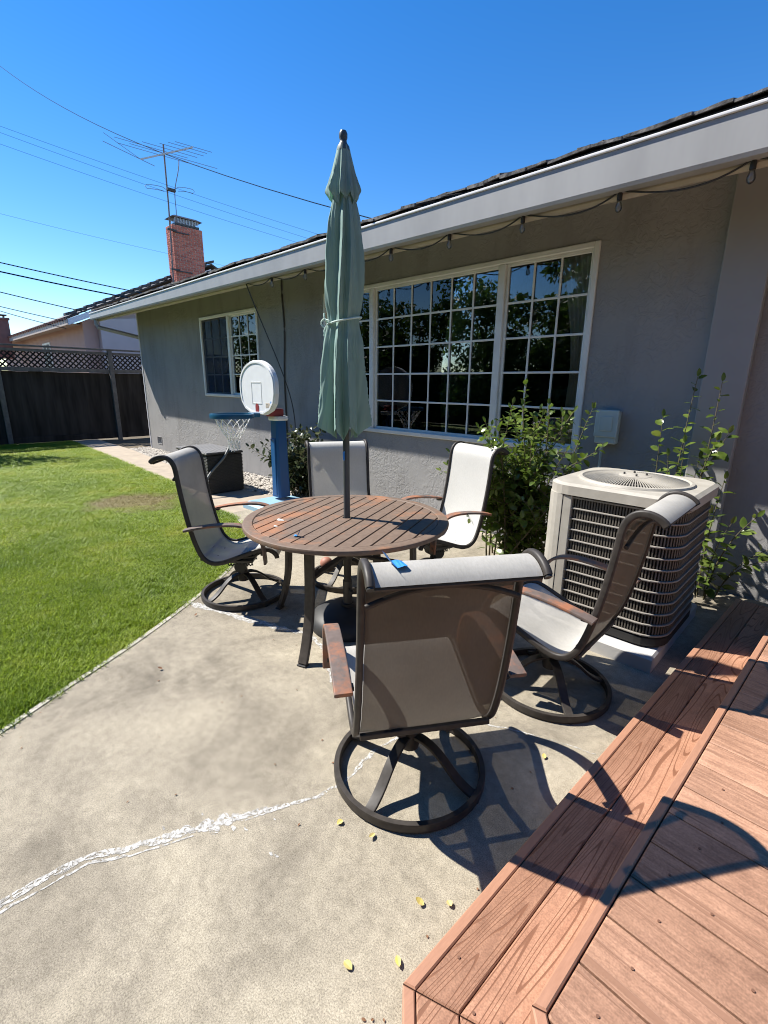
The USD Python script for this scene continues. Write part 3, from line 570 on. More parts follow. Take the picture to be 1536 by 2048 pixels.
def curtain(xa, xb, xt, zb_, zt, y):
    n, mz = 70, 26; v = []
    for j in range(mz):
        t = j / (mz - 1); z = zt + (zb_ - zt) * t; pinch = math.sin(min(t / .62, 1) * math.pi / 2) if t < .62 else 1 - .12 * (t - .62) / .38
        a = xa + (xt - xa) * pinch
        for i in range(n):
            s = i / (n - 1); v.append((a + (xb - a) * s, y + .022 * math.sin(s * 44 + .6 * math.sin(3 * t)) * (1 - .2 * s), z))
    f = [[j * n + i, j * n + i + 1, (j + 1) * n + i + 1] for j in range(mz - 1) for i in range(n - 1)] + [[j * n + i, (j + 1) * n + i + 1, (j + 1) * n + i] for j in range(mz - 1) for i in range(n - 1)]
    return T(v, f)
put(w2, 'curtain', curtain(-.02, .36, .17, .93, 2.58, W + .105), M['curtain'], smooth=True)
put(w2, 'curtain', curtain(-2.85, -3.2, -2.95, .7, 2.58, W + .2), M['curtain'], smooth=True)

# electric box, conduit, wall cables
eb = thing('electrical_box', 'grey metal electrical disconnect box on the stucco wall above the air conditioner', 'electrical box', (.615, W, 1.165))
put(eb, 'box_body', cbox((-.085, -.075, -.135), (.085, -.001, .135), .008), M['box_metal'])
put(eb, 'cover', cbox((-.092, -.088, -.08), (.092, -.0755, .14), .006), M['box_metal'])
put(eb, 'raised_panel', cbox((-.055, -.096, -.03), (.05, -.0885, .09), .004), M['box_metal'])
put(eb, 'conduit', tubep([(-.03, -.04, -.135), (-.03, -.04, -.4), (-.03, -.05, -.75), (.0, -.12, -.95)], .014), M['box_metal'])
wc = put(None, 'wall_cable', tubep(spline([(-4.06, W - .012, 2.98), (-4.07, W - .012, 2.6), (-4.05, W - .012, 2.2), (-4.09, W - .012, 1.7), (-4.09, W - .014, 1.0), (-4.1, W - .02, .3), (-4.1, W - .05, -.02)], 40), .012), M['dark_steel'], label='dark cable running straight down the wall between the two windows', cat='cable')
put(None, 'hanging_cord', tubep(spline([(-3.97, 1.74, 2.74), (-3.72, 1.86, 2.1), (-3.55, 1.97, 1.6), (-3.45, 2.02, 1.25), (-3.40, 2.03, 0.9)], 30), .007), M['black'], label='black cord slanting from the gutter down behind the basketball hoop', cat='cord')
# string lights under the gutter
sl = thing('string_lights', 'black string lights with clear bulbs hung along the eave', 'string lights')
bx = [2.25, 1.42, .72, .03, -.65, -1.33, -2.0, -2.67, -3.35, -3.97]
YS = 1.73
for a, b in zip(bx[:-1], bx[1:]):
    z0_, z1_ = zg(a) + .0, zg(b) + .0
    pts = [(a + (b - a) * t, YS, (1 - t) * z0_ + t * z1_ + .012 - .42 * abs(a - b) * (t * (1 - t)) * (1.3 - .6 * t)) for t in np.linspace(0, 1, 14)]
    put(sl, 'wire', tubep(pts, .0055, 6), M['black'])
for x in bx[:-1]:
    z = zg(x) + .004
    s = sub(sl, 'bulb')
    k_ = .78
    put(s, 'socket', moved(lathe(np.array([(0, -.062), (.019, -.062), (.021, -.054), (.02, -.012), (.014, .0), (.005, .02), (0, .022)]) * k_, 16), (x, YS, z)), M['black'], smooth=40)
    put(s, 'glass', moved(lathe(np.array([(0, -.15), (.009, -.148), (.021, -.138), (.0275, -.118), (.025, -.097), (.018, -.076), (.0155, -.0625)]) * k_, 18), (x, YS, z)), M['bulb'], smooth=True)
    put(s, 'filament', moved(tubep(np.array([(-.004, 0, -.063), (-.005, 0, -.09), (-.008, 0, -.115), (.008, 0, -.115), (.005, 0, -.09), (.004, 0, -.063)]) * k_, .0011, 4), (x, YS, z)), M['beige'])
#SPLIT2
# ------------------------------------------------------------------ fence, neighbour, roofscape
FX = -12.42
fence = thing('fence', 'dark weathered board fence with lattice top closing the lawn on the left', 'fence')
fr = np.random.default_rng(31)
y = -3.4
while y < 3.3:
    w = fr.uniform(.25, .32)
    dx = (.0 if int(y * 7) % 2 else -.021) + fr.uniform(-.0015, .0015)
    m = cbox((FX + dx, y - .004, .02 + fr.uniform(-.01, .03)), (FX + .018 + dx, min(y + w + .004, 3.36), 1.70 + fr.uniform(-.01, .01)), .004)
    put(fence, 'board', m, M['fence'])
    y += w
for yp in (-2.3, .08, 2.5):
    put(fence, 'post', cbox((FX + .024, yp - .05, -.05), (FX + .12, yp + .05, 2.27), .006), M['fence_light'])
segs = [(-3.4, -2.352), (-2.248, .028), (.132, 2.448), (2.552, 3.36)]
for a, b in segs:
    put(fence, 'rail', cbox((FX + .024, a, 1.705), (FX + .075, b, 1.80), .004), M['fence_light'])
    put(fence, 'rail', cbox((FX + .024, a, 2.16), (FX + .075, b, 2.225), .004), M['fence_light'])
    put(fence, 'kickboard', cbox((FX + .024, a, .0), (FX + .065, b, .15), .004), M['fence'])
put(fence, 'cap_rail', cbox((FX - .02, -3.4, 2.272), (FX + .125, 3.4, 2.31), .005), M['fence_light'])
H0, H1 = 1.80, 2.16
for a, b in segs:
    for s_, xo in ((1, 0), (-1, .013)):
        yy = a - (H1 - H0)
        while yy < b:
            p0, p1 = np.array([yy, H0]), np.array([yy + (H1 - H0), H1])
            t0 = max(0, (a - p0[0]) / (H1 - H0)); t1 = min(1, (b - p0[0]) / (H1 - H0))
            if t1 - t0 > .08:
                q0, q1 = p0 + (p1 - p0) * t0, p0 + (p1 - p0) * t1
                if s_ < 0: q0[1], q1[1] = H0 + H1 - q0[1], H0 + H1 - q1[1]
                put(fence, 'lattice_slat', bar((FX + .036 + xo, *q0), (FX + .036 + xo, *q1), .034, .010, up=(1, 0, 0)), M['fence'])
            yy += .125

nb = thing('neighbour_house', 'salmon stucco house with dark tiled gable roof beyond the fence', 'house')
NX, NY, ER = -17.0, 2.77, .47
gw = Polygon([(3.3, -.06), (12.6, -.06), (12.6, 3.45), (7.95, 3.45 + ER * 4.65), (3.3, 3.45)])
m = slab(gw, 0, .2); m.vertices = np.c_[m.vertices[:, 2] + NX - .65, m.vertices[:, 0], m.vertices[:, 1]]; m.fix_normals()
put(nb, 'gable_wall', m, M['pink'])
put(nb, 'wall', cbox((-33, 3.302, -.06), (NX - .652, 3.5, 3.45)), M['pink'])
# wall wing nearer the fence, greyer
m = slab(Polygon([(3.75, -.06), (7.5, -.06), (7.5, 3.95), (3.75, 3.55)]), 0, .3); m.vertices = np.c_[m.vertices[:, 2] + NX - .42, m.vertices[:, 0], m.vertices[:, 1]]; m.fix_normals()
put(nb, 'wing_wall', m, M['mauve'])
def slope_slab(y0, z0, y1, z1, th, xa, xb):
    q = Polygon([(y0, z0), (y1, z1), (y1, z1 + th), (y0, z0 + th)]); m = slab(q, 0, xb - xa); m.vertices = np.c_[m.vertices[:, 2] + xa, m.vertices[:, 0], m.vertices[:, 1]]; m.fix_normals(); return m
put(nb, 'roof', slope_slab(NY - .02, 3.46, 7.95, 3.46 + ER * 5.2, .05, -33.5, NX - .03), M['dark_tile'])
put(nb, 'roof', slope_slab(13.1, 3.46, 7.952, 3.46 + ER * 5.2, .05, -33.5, NX - .03), M['dark_tile'])
put(nb, 'rake_board', slope_slab(NY + .02, 3.27, 7.9, 3.27 + ER * 4.88, .185, NX - .045, NX), M['white_trim'])
put(nb, 'eave_board', cbox((-33.5, NY, 3.28), (NX - .05, NY + .05, 3.45)), M['tan_trim'])
put(nb, 'soffit', cbox((-33.5, NY + .055, 3.36), (NX - .66, 3.3, 3.39)), M['tan_trim'])
tr_ = np.random.default_rng(8)
for i in range(17):
    yy = NY - .04 + i * .31; zz = 3.52 + ER * (yy - NY)
    put(nb, 'rake_tile', slope_slab(yy, zz + .045, yy + .34, zz + ER * .34, .085, NX - .24 + tr_.uniform(-.01, .01), NX + .03), M['dark_tile'])
for i in range(46):
    xx = NX - .3 - i * .34
    a = np.linspace(0, math.pi, 7)
    prof = np.r_[np.c_[.15 * np.cos(a), .075 * np.sin(a)], np.c_[.13 * np.cos(a[::-1]), .06 * np.sin(a[::-1])]]
    put(nb, 'eave_tile', sweep([(xx, NY - .06, 3.50), (xx, NY + .40, 3.50 + ER * .46)], prof, side=(1, 0, 0)), M['red_tile'])
nw = sub(nb, 'window')
put(nw, 'frame', cat([cbox((-23.6, 3.27, 2.95), (-22.3, 3.30, 3.02)), cbox((-23.6, 3.27, 1.9), (-23.52, 3.30, 2.95)), cbox((-22.38, 3.27, 1.9), (-22.3, 3.30, 2.95)), cbox((-22.98, 3.27, 1.9), (-22.92, 3.30, 2.95))]), M['vinyl'])
put(nw, 'pane', cbox((-23.52, 3.285, 1.9), (-22.38, 3.295, 2.95)), M['black'])

ch = thing('brick_chimney', 'red brick chimney with black steel cap and mesh spark guard behind the roof edge', 'chimney')
CX0, CX1, CY0, CY1, CZ = -17.05, -16.5, 6.3, 7.42, 6.86
put(ch, 'core', cbox((CX0 + .012, CY0 + .012, 2.5), (CX1 - .012, CY1 - .012, CZ - .02)), M['mortar'])
br = np.random.default_rng(3)
cz, row = 4.72, 0
while cz < CZ - .03:
    hgt_ = .072
    yy = CY0 - (.1 if row % 2 else 0)
    while yy < CY1 - .02:
        a, b = max(yy, CY0), min(yy + .212, CY1)
        if b - a > .04: put(ch, 'brick', cbox((CX1 - .10, a, cz), (CX1 + br.uniform(-.004, .005), b - .014, cz + hgt_ - .012), .003), M['brick'][br.integers(3)])
        yy += .226
    xx = CX0 - (0 if row % 2 else .1)
    while xx < CX1 - .12:
        a, b = max(xx, CX0), min(xx + .212, CX1 - .115)
        if b - a > .04: put(ch, 'brick', cbox((a, CY0 - br.uniform(-.004, .005), cz), (b - .014, CY0 + .1, cz + hgt_ - .012), .003), M['brick'][br.integers(3)])
        xx += .226
    cz += hgt_; row += 1
put(ch, 'crown', cbox((CX0 + .02, CY0 + .02, CZ - .018), (CX1 - .02, CY1 - .02, CZ + .03), .01), M['mortar'])
put(ch, 'cap_base', cbox((CX0 + .03, CY0 + .12, CZ + .032), (CX1 - .0, CY1 - .12, CZ + .10), .005), M['cap'])
for yy in np.linspace(CY0 + .14, CY1 - .14, 9): put(ch, 'guard_bar', cbox((CX1 - .03, yy - .008, CZ + .10), (CX1 - .015, yy + .008, CZ + .27)), M['galv'])
for xx in np.linspace(CX0 + .06, CX1 - .05, 5): put(ch, 'guard_bar', cbox((xx - .008, CY0 + .13, CZ + .10), (xx + .008, CY0 + .145, CZ + .27)), M['galv'])
put(ch, 'guard_mesh', cat([cbox((CX1 - .024, CY0 + .14, CZ + .10 + k * .028), (CX1 - .018, CY1 - .14, CZ + .107 + k * .028)) for k in range(6)]), M['galv'])
put(ch, 'cap_lid', hull([(CX0 - .05, CY0 + .0, CZ + .272), (CX1 + .05, CY0 + .0, CZ + .272), (CX0 - .05, CY1 - .0, CZ + .272), (CX1 + .05, CY1 - .0, CZ + .272), (CX0 + .1, CY0 + .16, CZ + .36), (CX1 - .1, CY0 + .16, CZ + .36), (CX0 + .1, CY1 - .16, CZ + .36), (CX1 - .1, CY1 - .16, CZ + .36)]), M['cap'])

an = thing('tv_antenna', 'old rooftop television antenna on a thin mast strapped to the brick chimney', 'antenna')
AX = -16.36
put(an, 'mast', sweep([(AX, 6.10, 4.6), (AX, 6.19, 7.4), (AX, 6.20, 9.2)], circ(.026)), M['mast'])
for zz in (6.62, 5.35): put(an, 'strap', cat([cbox((AX - .045, 6.08, zz), (AX + .035, 6.38, zz + .05)), cbox((AX - .1, 6.3, zz), (CX1 + .012, 6.9, zz + .035))]), M['cap'])
b0, b1 = np.array([AX - .1, 5.44, 8.58]), np.array([AX + .5, 7.0, 9.22]); bc = (b0 + b1) / 2
put(an, 'boom', bar(b0, b1, .04, .04), M['alu'])
# elements lie across the boom, tilted as the photograph shows them
el = np.array([.55, .72, -.18]); el /= np.linalg.norm(el)
for k, (t, l0, l1) in enumerate([(.03, 0, 0), (.32, 1.15, 1.2), (.42, .95, 1.6), (.5, 1.5, .6), (.62, .9, .7), (.75, .6, .7), (.88, .55, .6), (.98, .5, .6)]):
    c = b0 + (b1 - b0) * t
    if l0: put(an, 'element', bar(c - el * l0 * 1.1 + [0, 0, .03], c + el * l1 * 1.1 + [0, 0, .03], .011, .011), M['mast'])
put(an, 'element', bar(b0, b0 + np.array([-.9, -.75, .78]), .013, .013), M['mast'])
put(an, 'element', bar(b0 + np.array([-.62, -.9, .42]), b0 + np.array([-.2, 1.2, -.1]) * .4, .013, .013), M['mast'])
def loop(c, d, L, hw):
    d = np.asarray(d, float) / np.linalg.norm(d); u = np.array([0, 0, 1.0]); pts = [c + d * .06 + u * hw * .4]
    pts += [c + d * L * t + u * hw * (1 + .5 * math.sin(t * 3)) for t in np.linspace(.25, 1, 6)] + [c + d * (L + hw) , *[c + d * L * t - u * hw * (1 - .5 * math.sin(t * 3)) for t in np.linspace(1, .2, 6)]]
    return tubep(pts, .008, 6)
lc = np.array([AX + .06, 6.3, 7.86])
put(an, 'bracket', cbox(lc - [.06, .14, .03], lc + [.06, .14, .05]), M['cap'])
put(an, 'loop', loop(lc + [0, .1, .06], (.3, 1, .06), .62, .06), M['mast']); put(an, 'loop', loop(lc - [0, .1, .04], (-.3, -1, .02), .66, .06), M['mast'])
put(an, 'lead_cable', tubep(spline([(AX + .1, 6.65, 8.85), (AX + .1, 6.5, 8.2), (AX + .06, 6.42, 7.8), (AX + .05, 6.42, 7.3), (AX + .03, 6.35, 6.9)], 16), .014, 6), M['mast'])

fc = thing('far_chimney', 'small far brick chimney with a cap at the left edge above the fence', 'chimney')
fx = -27.6
put(fc, 'stack', cbox((fx - .5, 2.25, 2.5), (fx, 2.87, 4.25)), M['red_tile'])
put(fc, 'ledge', cbox((fx - .55, 2.2, 4.252), (fx + .05, 2.92, 4.34), .01), M['red_tile'])
for yy in (2.4, 2.72): put(fc, 'cap_leg', cbox((fx - .4, yy, 4.342), (fx - .1, yy + .04, 4.45)), M['cap'])
put(fc, 'cap_lid', cbox((fx - .5, 2.3, 4.452), (fx, 2.85, 4.49)), M['cap'])

def wire_thing(name, a, b, r, sag, label, ext=(1.6, 0.6), group=None):
    a, b = np.array(a, float), np.array(b, float); d = b - a
    ts = np.linspace(-ext[0], 1 + ext[1], 26)
    pts = [a + d * t + np.array([0, 0, sag * (t * t - t)]) for t in ts]
    put(None, name, tubep(pts, r, 6), M['wire'], label=label, cat='wire', group=group)
wire_thing('overhead_wire', (-51.25, 9, 25.3), (-11.17, 9.0, 6.89), .017, 3.4, 'thick twisted service wire crossing the sky down behind the green umbrella', ext=(.6, .12))
wire_thing('overhead_wire', (-17.54, 1.91, 8.7), (-13.74, 10.36, 6.91), .0042, .25, 'uppermost of three faint wires behind the antenna mast', ext=(1.2, .5))
wire_thing('overhead_wire', (-17.54, 1.89, 8.53), (-13.91, 10.14, 6.73), .0042, .25, 'middle of three faint wires behind the antenna mast', ext=(1.2, .5))
wire_thing('overhead_wire', (-17.55, 1.84, 8.23), (-14.19, 9.77, 6.59), .0042, .25, 'lowest of three faint wires behind the antenna mast', ext=(1.2, .5))
wire_thing('overhead_wire', (-17.6, 1.56, 6.35), (-16.28, 6.04, 5.83), .0035, .08, 'single faint wire meeting the brick chimney halfway up', ext=(1.6, 1.0))
wire_thing('overhead_wire', (-17.64, 1.35, 4.98), (-16.77, 4.77, 4.53), .017, .05, 'upper of two black wires above the neighbouring roof', ext=(2.0, .6))
wire_thing('overhead_wire', (-17.64, 1.31, 4.72), (-16.94, 4.26, 4.35), .022, .05, 'lower of two black wires above the neighbouring roof', ext=(2.0, .6))
wire_thing('overhead_wire', (-17.66, 1.22, 4.13), (-17.17, 3.51, 3.72), .015, .03, 'wire dropping to the white gable board of the salmon house', ext=(2.5, .0))
wire_thing('overhead_wire', (-17.67, 1.15, 3.71), (-17.3, 2.75, 3.40), .012, .02, 'low wire ending on the salmon house eave', ext=(2.5, .0))
wire_thing('overhead_wire', (-17.67, 1.12, 3.58), (-17.5, 1.95, 3.36), .011, .02, 'lowest wire at the left edge beside the far chimney', ext=(2.5, 1.0))

# trees behind the camera and past the left edge: the windows mirror them, one shades the lawn
def leaf_cloud(centres, n, size, r):
    vs, fs = [], []
    for k in range(n):
        c, rad = centres[r.integers(len(centres))]
        d = r.normal(size=3); d /= np.linalg.norm(d); p = np.asarray(c) + d * np.asarray(rad) * r.uniform(.35, 1.05) ** .6
        a = r.normal(size=3); a /= np.linalg.norm(a); b = np.cross(a, r.normal(size=3)); b /= np.linalg.norm(b); s = size * r.uniform(.6, 1.4)
        i = len(vs); vs += [p - a * s, p + b * s * .45, p + a * s, p - b * s * .45]; fs += [[i, i + 1, i + 2], [i, i + 2, i + 3]]
    return T(vs, fs)
def tree(loc, h, cw, label, seed, group=None, dens=1.0, size=.075, trunk=.1):
    r = np.random.default_rng(seed); t = thing('tree', label, 'tree', loc, r.uniform(0, 6), group)
    pts = spline([(0, 0, -.1), (.04, .03, h * .3), (-.05, .06, h * .6), (.03, 0, h * .88)], 14)
    put(t, 'trunk', sweep(pts, circ(trunk, 9), scale=np.linspace(1, .25, 14)), M['bark'])
    cs = []
    for k in range(9):
        a = r.uniform(0, 6.28); z0 = h * r.uniform(.3, .62); e = np.array([math.cos(a) * cw * r.uniform(.5, .95), math.sin(a) * cw * r.uniform(.5, .95), h * r.uniform(.5, .95)])
        put(t, 'limb', sweep(spline([(0, .03, z0), e * [.45, .45, 1] * [1, 1, .0] + [0, 0, z0 + (e[2] - z0) * .6], e], 9), circ(trunk * .35, 6), scale=np.linspace(1, .2, 9)), M['bark'])
        cs.append((e, np.array([.42, .42, .34]) * cw * r.uniform(.7, 1.2)))
    cs.append(((0, 0, h * .92), np.array([.4, .4, .12 * h / cw]) * cw))
    for k in range(7): cs.append(((r.uniform(-.4, .4) * cw, r.uniform(-.4, .4) * cw, h * r.uniform(.35, .7)), np.array([.5, .5, .3]) * cw))
    if group:
        for k in range(6): cs.append(((r.uniform(-.7, .7) * cw, r.uniform(-.3, .3) * cw, h * r.uniform(.08, .3)), np.array([.55, .4, .3]) * cw))
    put(t, 'crown', leaf_cloud(cs, int(5200 * dens), size, r), M['tree_leaf'])
for i, (x, y_, h, cw) in enumerate([(-9.6, -7.0, 3.9, 1.5), (-7.0, -7.3, 4.5, 1.7), (-4.6, -6.9, 3.8, 1.5), (-2.3, -7.3, 4.6, 1.7), (-.1, -6.9, 3.8, 1.5), (2.2, -7.2, 4.4, 1.6), (4.6, -7.2, 4.2, 1.6), (-12.2, -7.4, 4.6, 1.8), (-15.2, -7.6, 4.8, 1.8), (-18.2, -7.8, 5.0, 1.9)]):
    tree((x, y_, 0), h, cw, 'leafy garden tree mirrored in the window glass', 100 + i, 'trees mirrored in the windows', 1.7, .085)
for i, (x, y_, h, cw) in enumerate([(-1.6, -9.6, 7.5, 2.6), (1.8, -9.2, 8.0, 2.8), (5.2, -8.6, 8.2, 2.8), (8.6, -7.2, 8.0, 2.9), (10.6, -4.2, 7.6, 2.8), (11.4, -.8, 7.8, 2.8), (11.2, 2.8, 7.5, 2.6), (-4.6, -11.5, 6.2, 2.4)]):
    tree((x, y_, 0), h, cw, 'tall dense garden tree standing behind the viewpoint', 300 + i, 'tall trees behind the viewpoint', 1.9, .13, .16)
bfn = thing('back_fence', 'plain dark board fence behind the mirrored garden trees', 'fence')
for i in range(80): put(bfn, 'board', cbox((-24 + i * .42, -8.9 - .02 * (i % 2), 0), (-24 + i * .42 + .43, -8.88 - .02 * (i % 2), 1.9)), M['fence'])
tree((-11.6, -1.75, 0), 3.9, 1.0, 'slim garden tree by the fence whose crown shades the lawn', 77, None, .45, .06, .06)
#SPLIT3
# ------------------------------------------------------------------ deck
DO, DA = np.array([1.855, -1.130]), math.radians(-2.6)
deck = thing('deck', 'red brown composite deck of two levels at the lower right', 'deck', (DO[0], DO[1], 0), DA)
Z1, Z2 = 0.14, 0.28
VE = 3.02                                                     # the deck ends short of the wall
def offs(o):                                                  # region at least o inside the deck's edge: straight side u = o, chamfer turning 45 degrees at the corner
    k = o * math.tan(math.radians(22.5))
    return Polygon([(o, VE), (o, k), (o + 3.4, k - 3.4), (6, k - 3.4), (6, VE)])
U_, NW = -.258, .031
g = .0028
def strip(poly, name, z0, z1, m, b=.003): put(deck, name, slab(poly, z0, z1, b), m)
def halves(outer, inner):
    """the strip between two offsets, split at the corner's bisector"""
    r = offs(outer).difference(offs(inner))
    c = math.tan(math.radians(22.5)); bis = lambda s: Polygon([(-2, -2 * c), (4, 4 * c), (4, 9), (-2, 9)]) if s > 0 else Polygon([(-2, -2 * c), (4, 4 * c), (9, -9), (-2, -9)])
    out = []
    for s in (1, -1):
        q = r.intersection(bis(s)).buffer(-g / 2, join_style=2)
        q = max(getattr(q, 'geoms', [q]), key=lambda x: x.area)
        out.append(q.intersection(sbox(-3, -3.2, 5.9, VE)))
    return out
def hullslab(q): return q.convex_hull
for o0, o1, nm, zz, mm_ in ((U_, U_ + NW, 'nosing', Z1, 'deck_nose'), (U_ + NW, -.131, 'step_board', Z1, 'deck_step'), (-.131, .012, 'step_board', Z1, 'deck_step'), (0, .029, 'nosing', Z2, 'deck_nose')):
    a, b = halves(o0, o1)
    for q in (a, b):
        # boards of at most 3 m laid end to end
        put(deck, nm, slab(hullslab(q), zz - (.06 if nm == 'nosing' else .025), zz, .0035), M[mm_])
riser = offs(-.005).difference(offs(.012))
put(deck, 'riser', slab(offs(U_ + .012).difference(offs(U_ + .03)), -.01, Z1 - .062), M['deck_step'])
put(deck, 'riser', slab(riser, Z1 + .002, Z2 - .062), M['deck_step'])
inner = offs(.0315)
k = 0
vs_ = .005 - .141 * 24
while vs_ < VE:
    q = inner.intersection(sbox(-1, vs_ + .0025, 3.6, min(vs_ + .1385, VE)))
    if not q.is_empty and q.area > .002: put(deck, 'deck_board', slab(q.convex_hull, Z2 - .024, Z2 - .001, .004), M['deck_top'])
    vs_ += .141
put(deck, 'joists', slab(offs(.04), -.02, Z2 - .03), M['black'])
put(deck, 'joists', slab(offs(U_ + .035).difference(offs(.04)), -.02, Z1 - .03), M['black'])
sc = []
for (u, v_) in [(.09, -.055), (.10, .08), (.2, .07), (.115, .215), (.12, .36), (.2, .47), (.1, .50), (.13, .64), (.15, .78), (.12, .92), (.3, .2), (.3, .36), (.32, .5), (-.2, .03), (-.11, -.03), (-.06, .0), (.33, .79), (.31, .93), (.3, .07)]:
    zz = (Z1 if u < 0 else Z2 - .001); m = trimesh.creation.cylinder(.0035, .004, sections=10); m.apply_translation([u, v_, zz + .0005]); sc.append(m)
put(deck, 'screws', cat(sc), M['screw'], kind='stuff')

# ------------------------------------------------------------------ table
tab = thing('patio_table', 'round bronze metal slatted patio table with rust stains', 'table')
TZ = 0.71
rp_ = [(.552, TZ - .032), (.60, TZ - .032), (.611, TZ - .026), (.613, TZ - .014), (.609, TZ - .004), (.602, TZ), (.556, TZ), (.552, TZ - .003), (.552, TZ - .032)]
put(tab, 'rim', lathe(rp_, 96), M['table'], smooth=35)
sa = math.radians(112.0); ss = .0775
disc = Point(0, 0).buffer(.549, 48).difference(Point(0, 0).buffer(.027, 12))
from shapely import affinity
for k in range(-7, 8):
    q = affinity.rotate(sbox(-.6, (k - .5) * ss + .004, .6, (k + .5) * ss - .004), math.degrees(sa), origin=(0, 0)).intersection(disc)
    if q.area < .003: continue
    put(tab, 'slat', slab(q, TZ - .016, TZ - .002, 0 if abs(k) < 1 else .002), M['table'])
for a in (0, math.pi / 2): put(tab, 'cross_bar', moved(cbox((-.548, -.02, TZ - .045), (.548, .02, TZ - .018)), rz=sa + math.pi / 4 + a), M['table_leg'])
put(tab, 'apron', lathe([(.44, TZ - .06), (.455, TZ - .06), (.455, TZ - .018), (.44, TZ - .018), (.44, TZ - .06)], 64), M['table_leg'])
for k in range(4):
    a = math.radians(-69 + 90 * k); c, s = math.cos(a), math.sin(a)
    pr = spline([(.42, TZ - .03), (.43, .55), (.435, .40), (.448, .26), (.485, .11), (.525, .012)], 22)
    put(tab, 'leg', sweep([(r * c, r * s, z) for r, z in pr], rect(.056, .026, .006), side=(-s, c, 0)), M['table_leg'], smooth=35)
    put(tab, 'foot_pad', moved(cbox((.505, -.028, .0), (.545, .028, .011), .003), rz=a), M['black'])
    put(tab, 'brace', sweep([(r * c, r * s, z) for r, z in ((.435, .47), (.2, .475), (.035, .475))], rect(.042, .018, .004), side=(-s, c, 0)), M['table_leg'])
put(tab, 'pole_collar', lathe([(.026, .45), (.04, .45), (.04, .50), (.026, .50), (.026, .45)], 24), M['table_leg'])

# ------------------------------------------------------------------ umbrella
um = thing('patio_umbrella', 'closed sage green market umbrella tied with a cord, standing through the table', 'umbrella')
put(um, 'pole', tubep([(0, 0, .30), (0, 0, 2.60)], .0195, 18), M['pole'], smooth=40)
put(um, 'lower_pole', cat([tubep([(0, 0, .13), (0, 0, .45)], .0225, 18), tubep([(0, 0, .40), (0, 0, .455)], .027, 18)]), M['frame'], smooth=40)
put(um, 'finial', lathe([(0, 2.615), (.034, 2.615), (.030, 2.635), (.019, 2.65), (.017, 2.662), (.021, 2.672), (.0215, 2.69), (.016, 2.702), (0, 2.706)], 24), M['pole'], smooth=40)
def canopy(zs, rad, amp, nf, phase, hem=0.0, sharp=1.0, seed=0, n=192, sq=(1, 1)):
    th = np.arange(n) * 2 * np.pi / n; v = []
    r_ = np.random.default_rng(seed); wp = r_.uniform(-.28, .28, nf); da = r_.uniform(.6, 1.12, nf + 1); hz = r_.uniform(-.5, .5, nf + 1)
    edges = (np.arange(nf) + wp) / nf; edges = np.sort(edges % 1.0)
    for j, (z, R, A) in enumerate(zip(zs, rad, amp)):
        t = j / (len(zs) - 1)
        u = (th / (2 * np.pi) + phase + .02 * np.sin(z * 4 + seed) + .012 * np.sin(th * 2 + z * 3)) % 1.0
        k = np.searchsorted(edges, u) - 1; e0 = edges[k]; e1 = np.where(k == nf - 1, edges[0] + 1, edges[(k + 1) % nf]); e0 = np.where(k < 0, e0 - 1, e0); e1 = np.where(k < 0, edges[0], e1)
        ph = (u - e0) / np.maximum(e1 - e0, 1e-6)
        w = np.where(ph < .66, 1 - (ph / .66) ** 1.2, (ph - .66) / .34)                # a flat panel falling in, then folding sharply out to the next rib
        w = w * da[k] + (1 - w) * .15 * np.sin(ph * 9 + k)  * (1 - w)
        wr = (meshkit.fbm(np.c_[np.cos(th) * 5, np.sin(th) * 5, np.full(n, z * 2.4)], 4, seed) - .5) * .42
        r = R * (.97 - A * .9 + A * .92 * w + wr * min(1, A * 1.6))
        zz = z + (hem * t ** 4) * ((w - .6) * .9 + hz[k] * np.sin(ph * np.pi))
        lean = -.014 * t * t if len(zs) > 40 else 0.0
        v.append(np.c_[r * np.cos(th) * sq[0] + lean, r * np.sin(th) * sq[1] + lean, zz])
    v = np.vstack(v); m_ = len(zs); i = np.arange(n); f = []
    for j in range(m_ - 1):
        a, b = j * n + i, j * n + (i + 1) % n; f += [np.c_[a + n, b + n, b], np.c_[a + n, b, a]]
    return T(v, np.vstack(f))
def prof(zs, tab_): q = np.array(tab_); return np.interp(zs, q[::-1, 0], q[::-1, 1])
zs = np.linspace(2.60, 1.235, 70)
R_ = prof(zs, [(2.62, .030), (2.50, .052), (2.42, .062), (2.3, .092), (2.15, .110), (2.0, .116), (1.9, .108), (1.845, .094), (1.815, .090), (1.79, .094), (1.7, .118), (1.55, .136), (1.4, .150), (1.3, .158), (1.225, .160)])
A_ = prof(zs, [(2.62, .08), (2.45, .30), (2.2, .42), (1.95, .42), (1.85, .32), (1.81, .28), (1.75, .38), (1.5, .48), (1.3, .54), (1.2, .56)])
put(um, 'canopy', canopy(zs, R_, A_, 8, .3, .075, .8, 1, n=360), M['canopy'], smooth=35)
zs2 = np.linspace(2.635, 2.405, 22)
put(um, 'vent_flap', canopy(zs2, prof(zs2, [(2.64, .030), (2.60, .040), (2.52, .063), (2.45, .088), (2.42, .096), (2.40, .092)]), prof(zs2, [(2.64, .04), (2.58, .18), (2.5, .34), (2.40, .46)]), 8, .5, .05, .8, 5, n=240), M['canopy'], smooth=35)
tz = 1.818
tie = [(.089 * math.cos(a) * (1 + .05 * math.sin(5 * a)), .089 * math.sin(a) * (1 + .05 * math.sin(4 * a)), tz + .018 * math.sin(a + .6)) for a in np.linspace(0, 2 * math.pi, 40)[:-1]]
put(um, 'tie_cord', sweep(tie, circ(.0055, 6), closed=True), M['cord'])
kn = np.array([-.055, -.075, tz - .012])
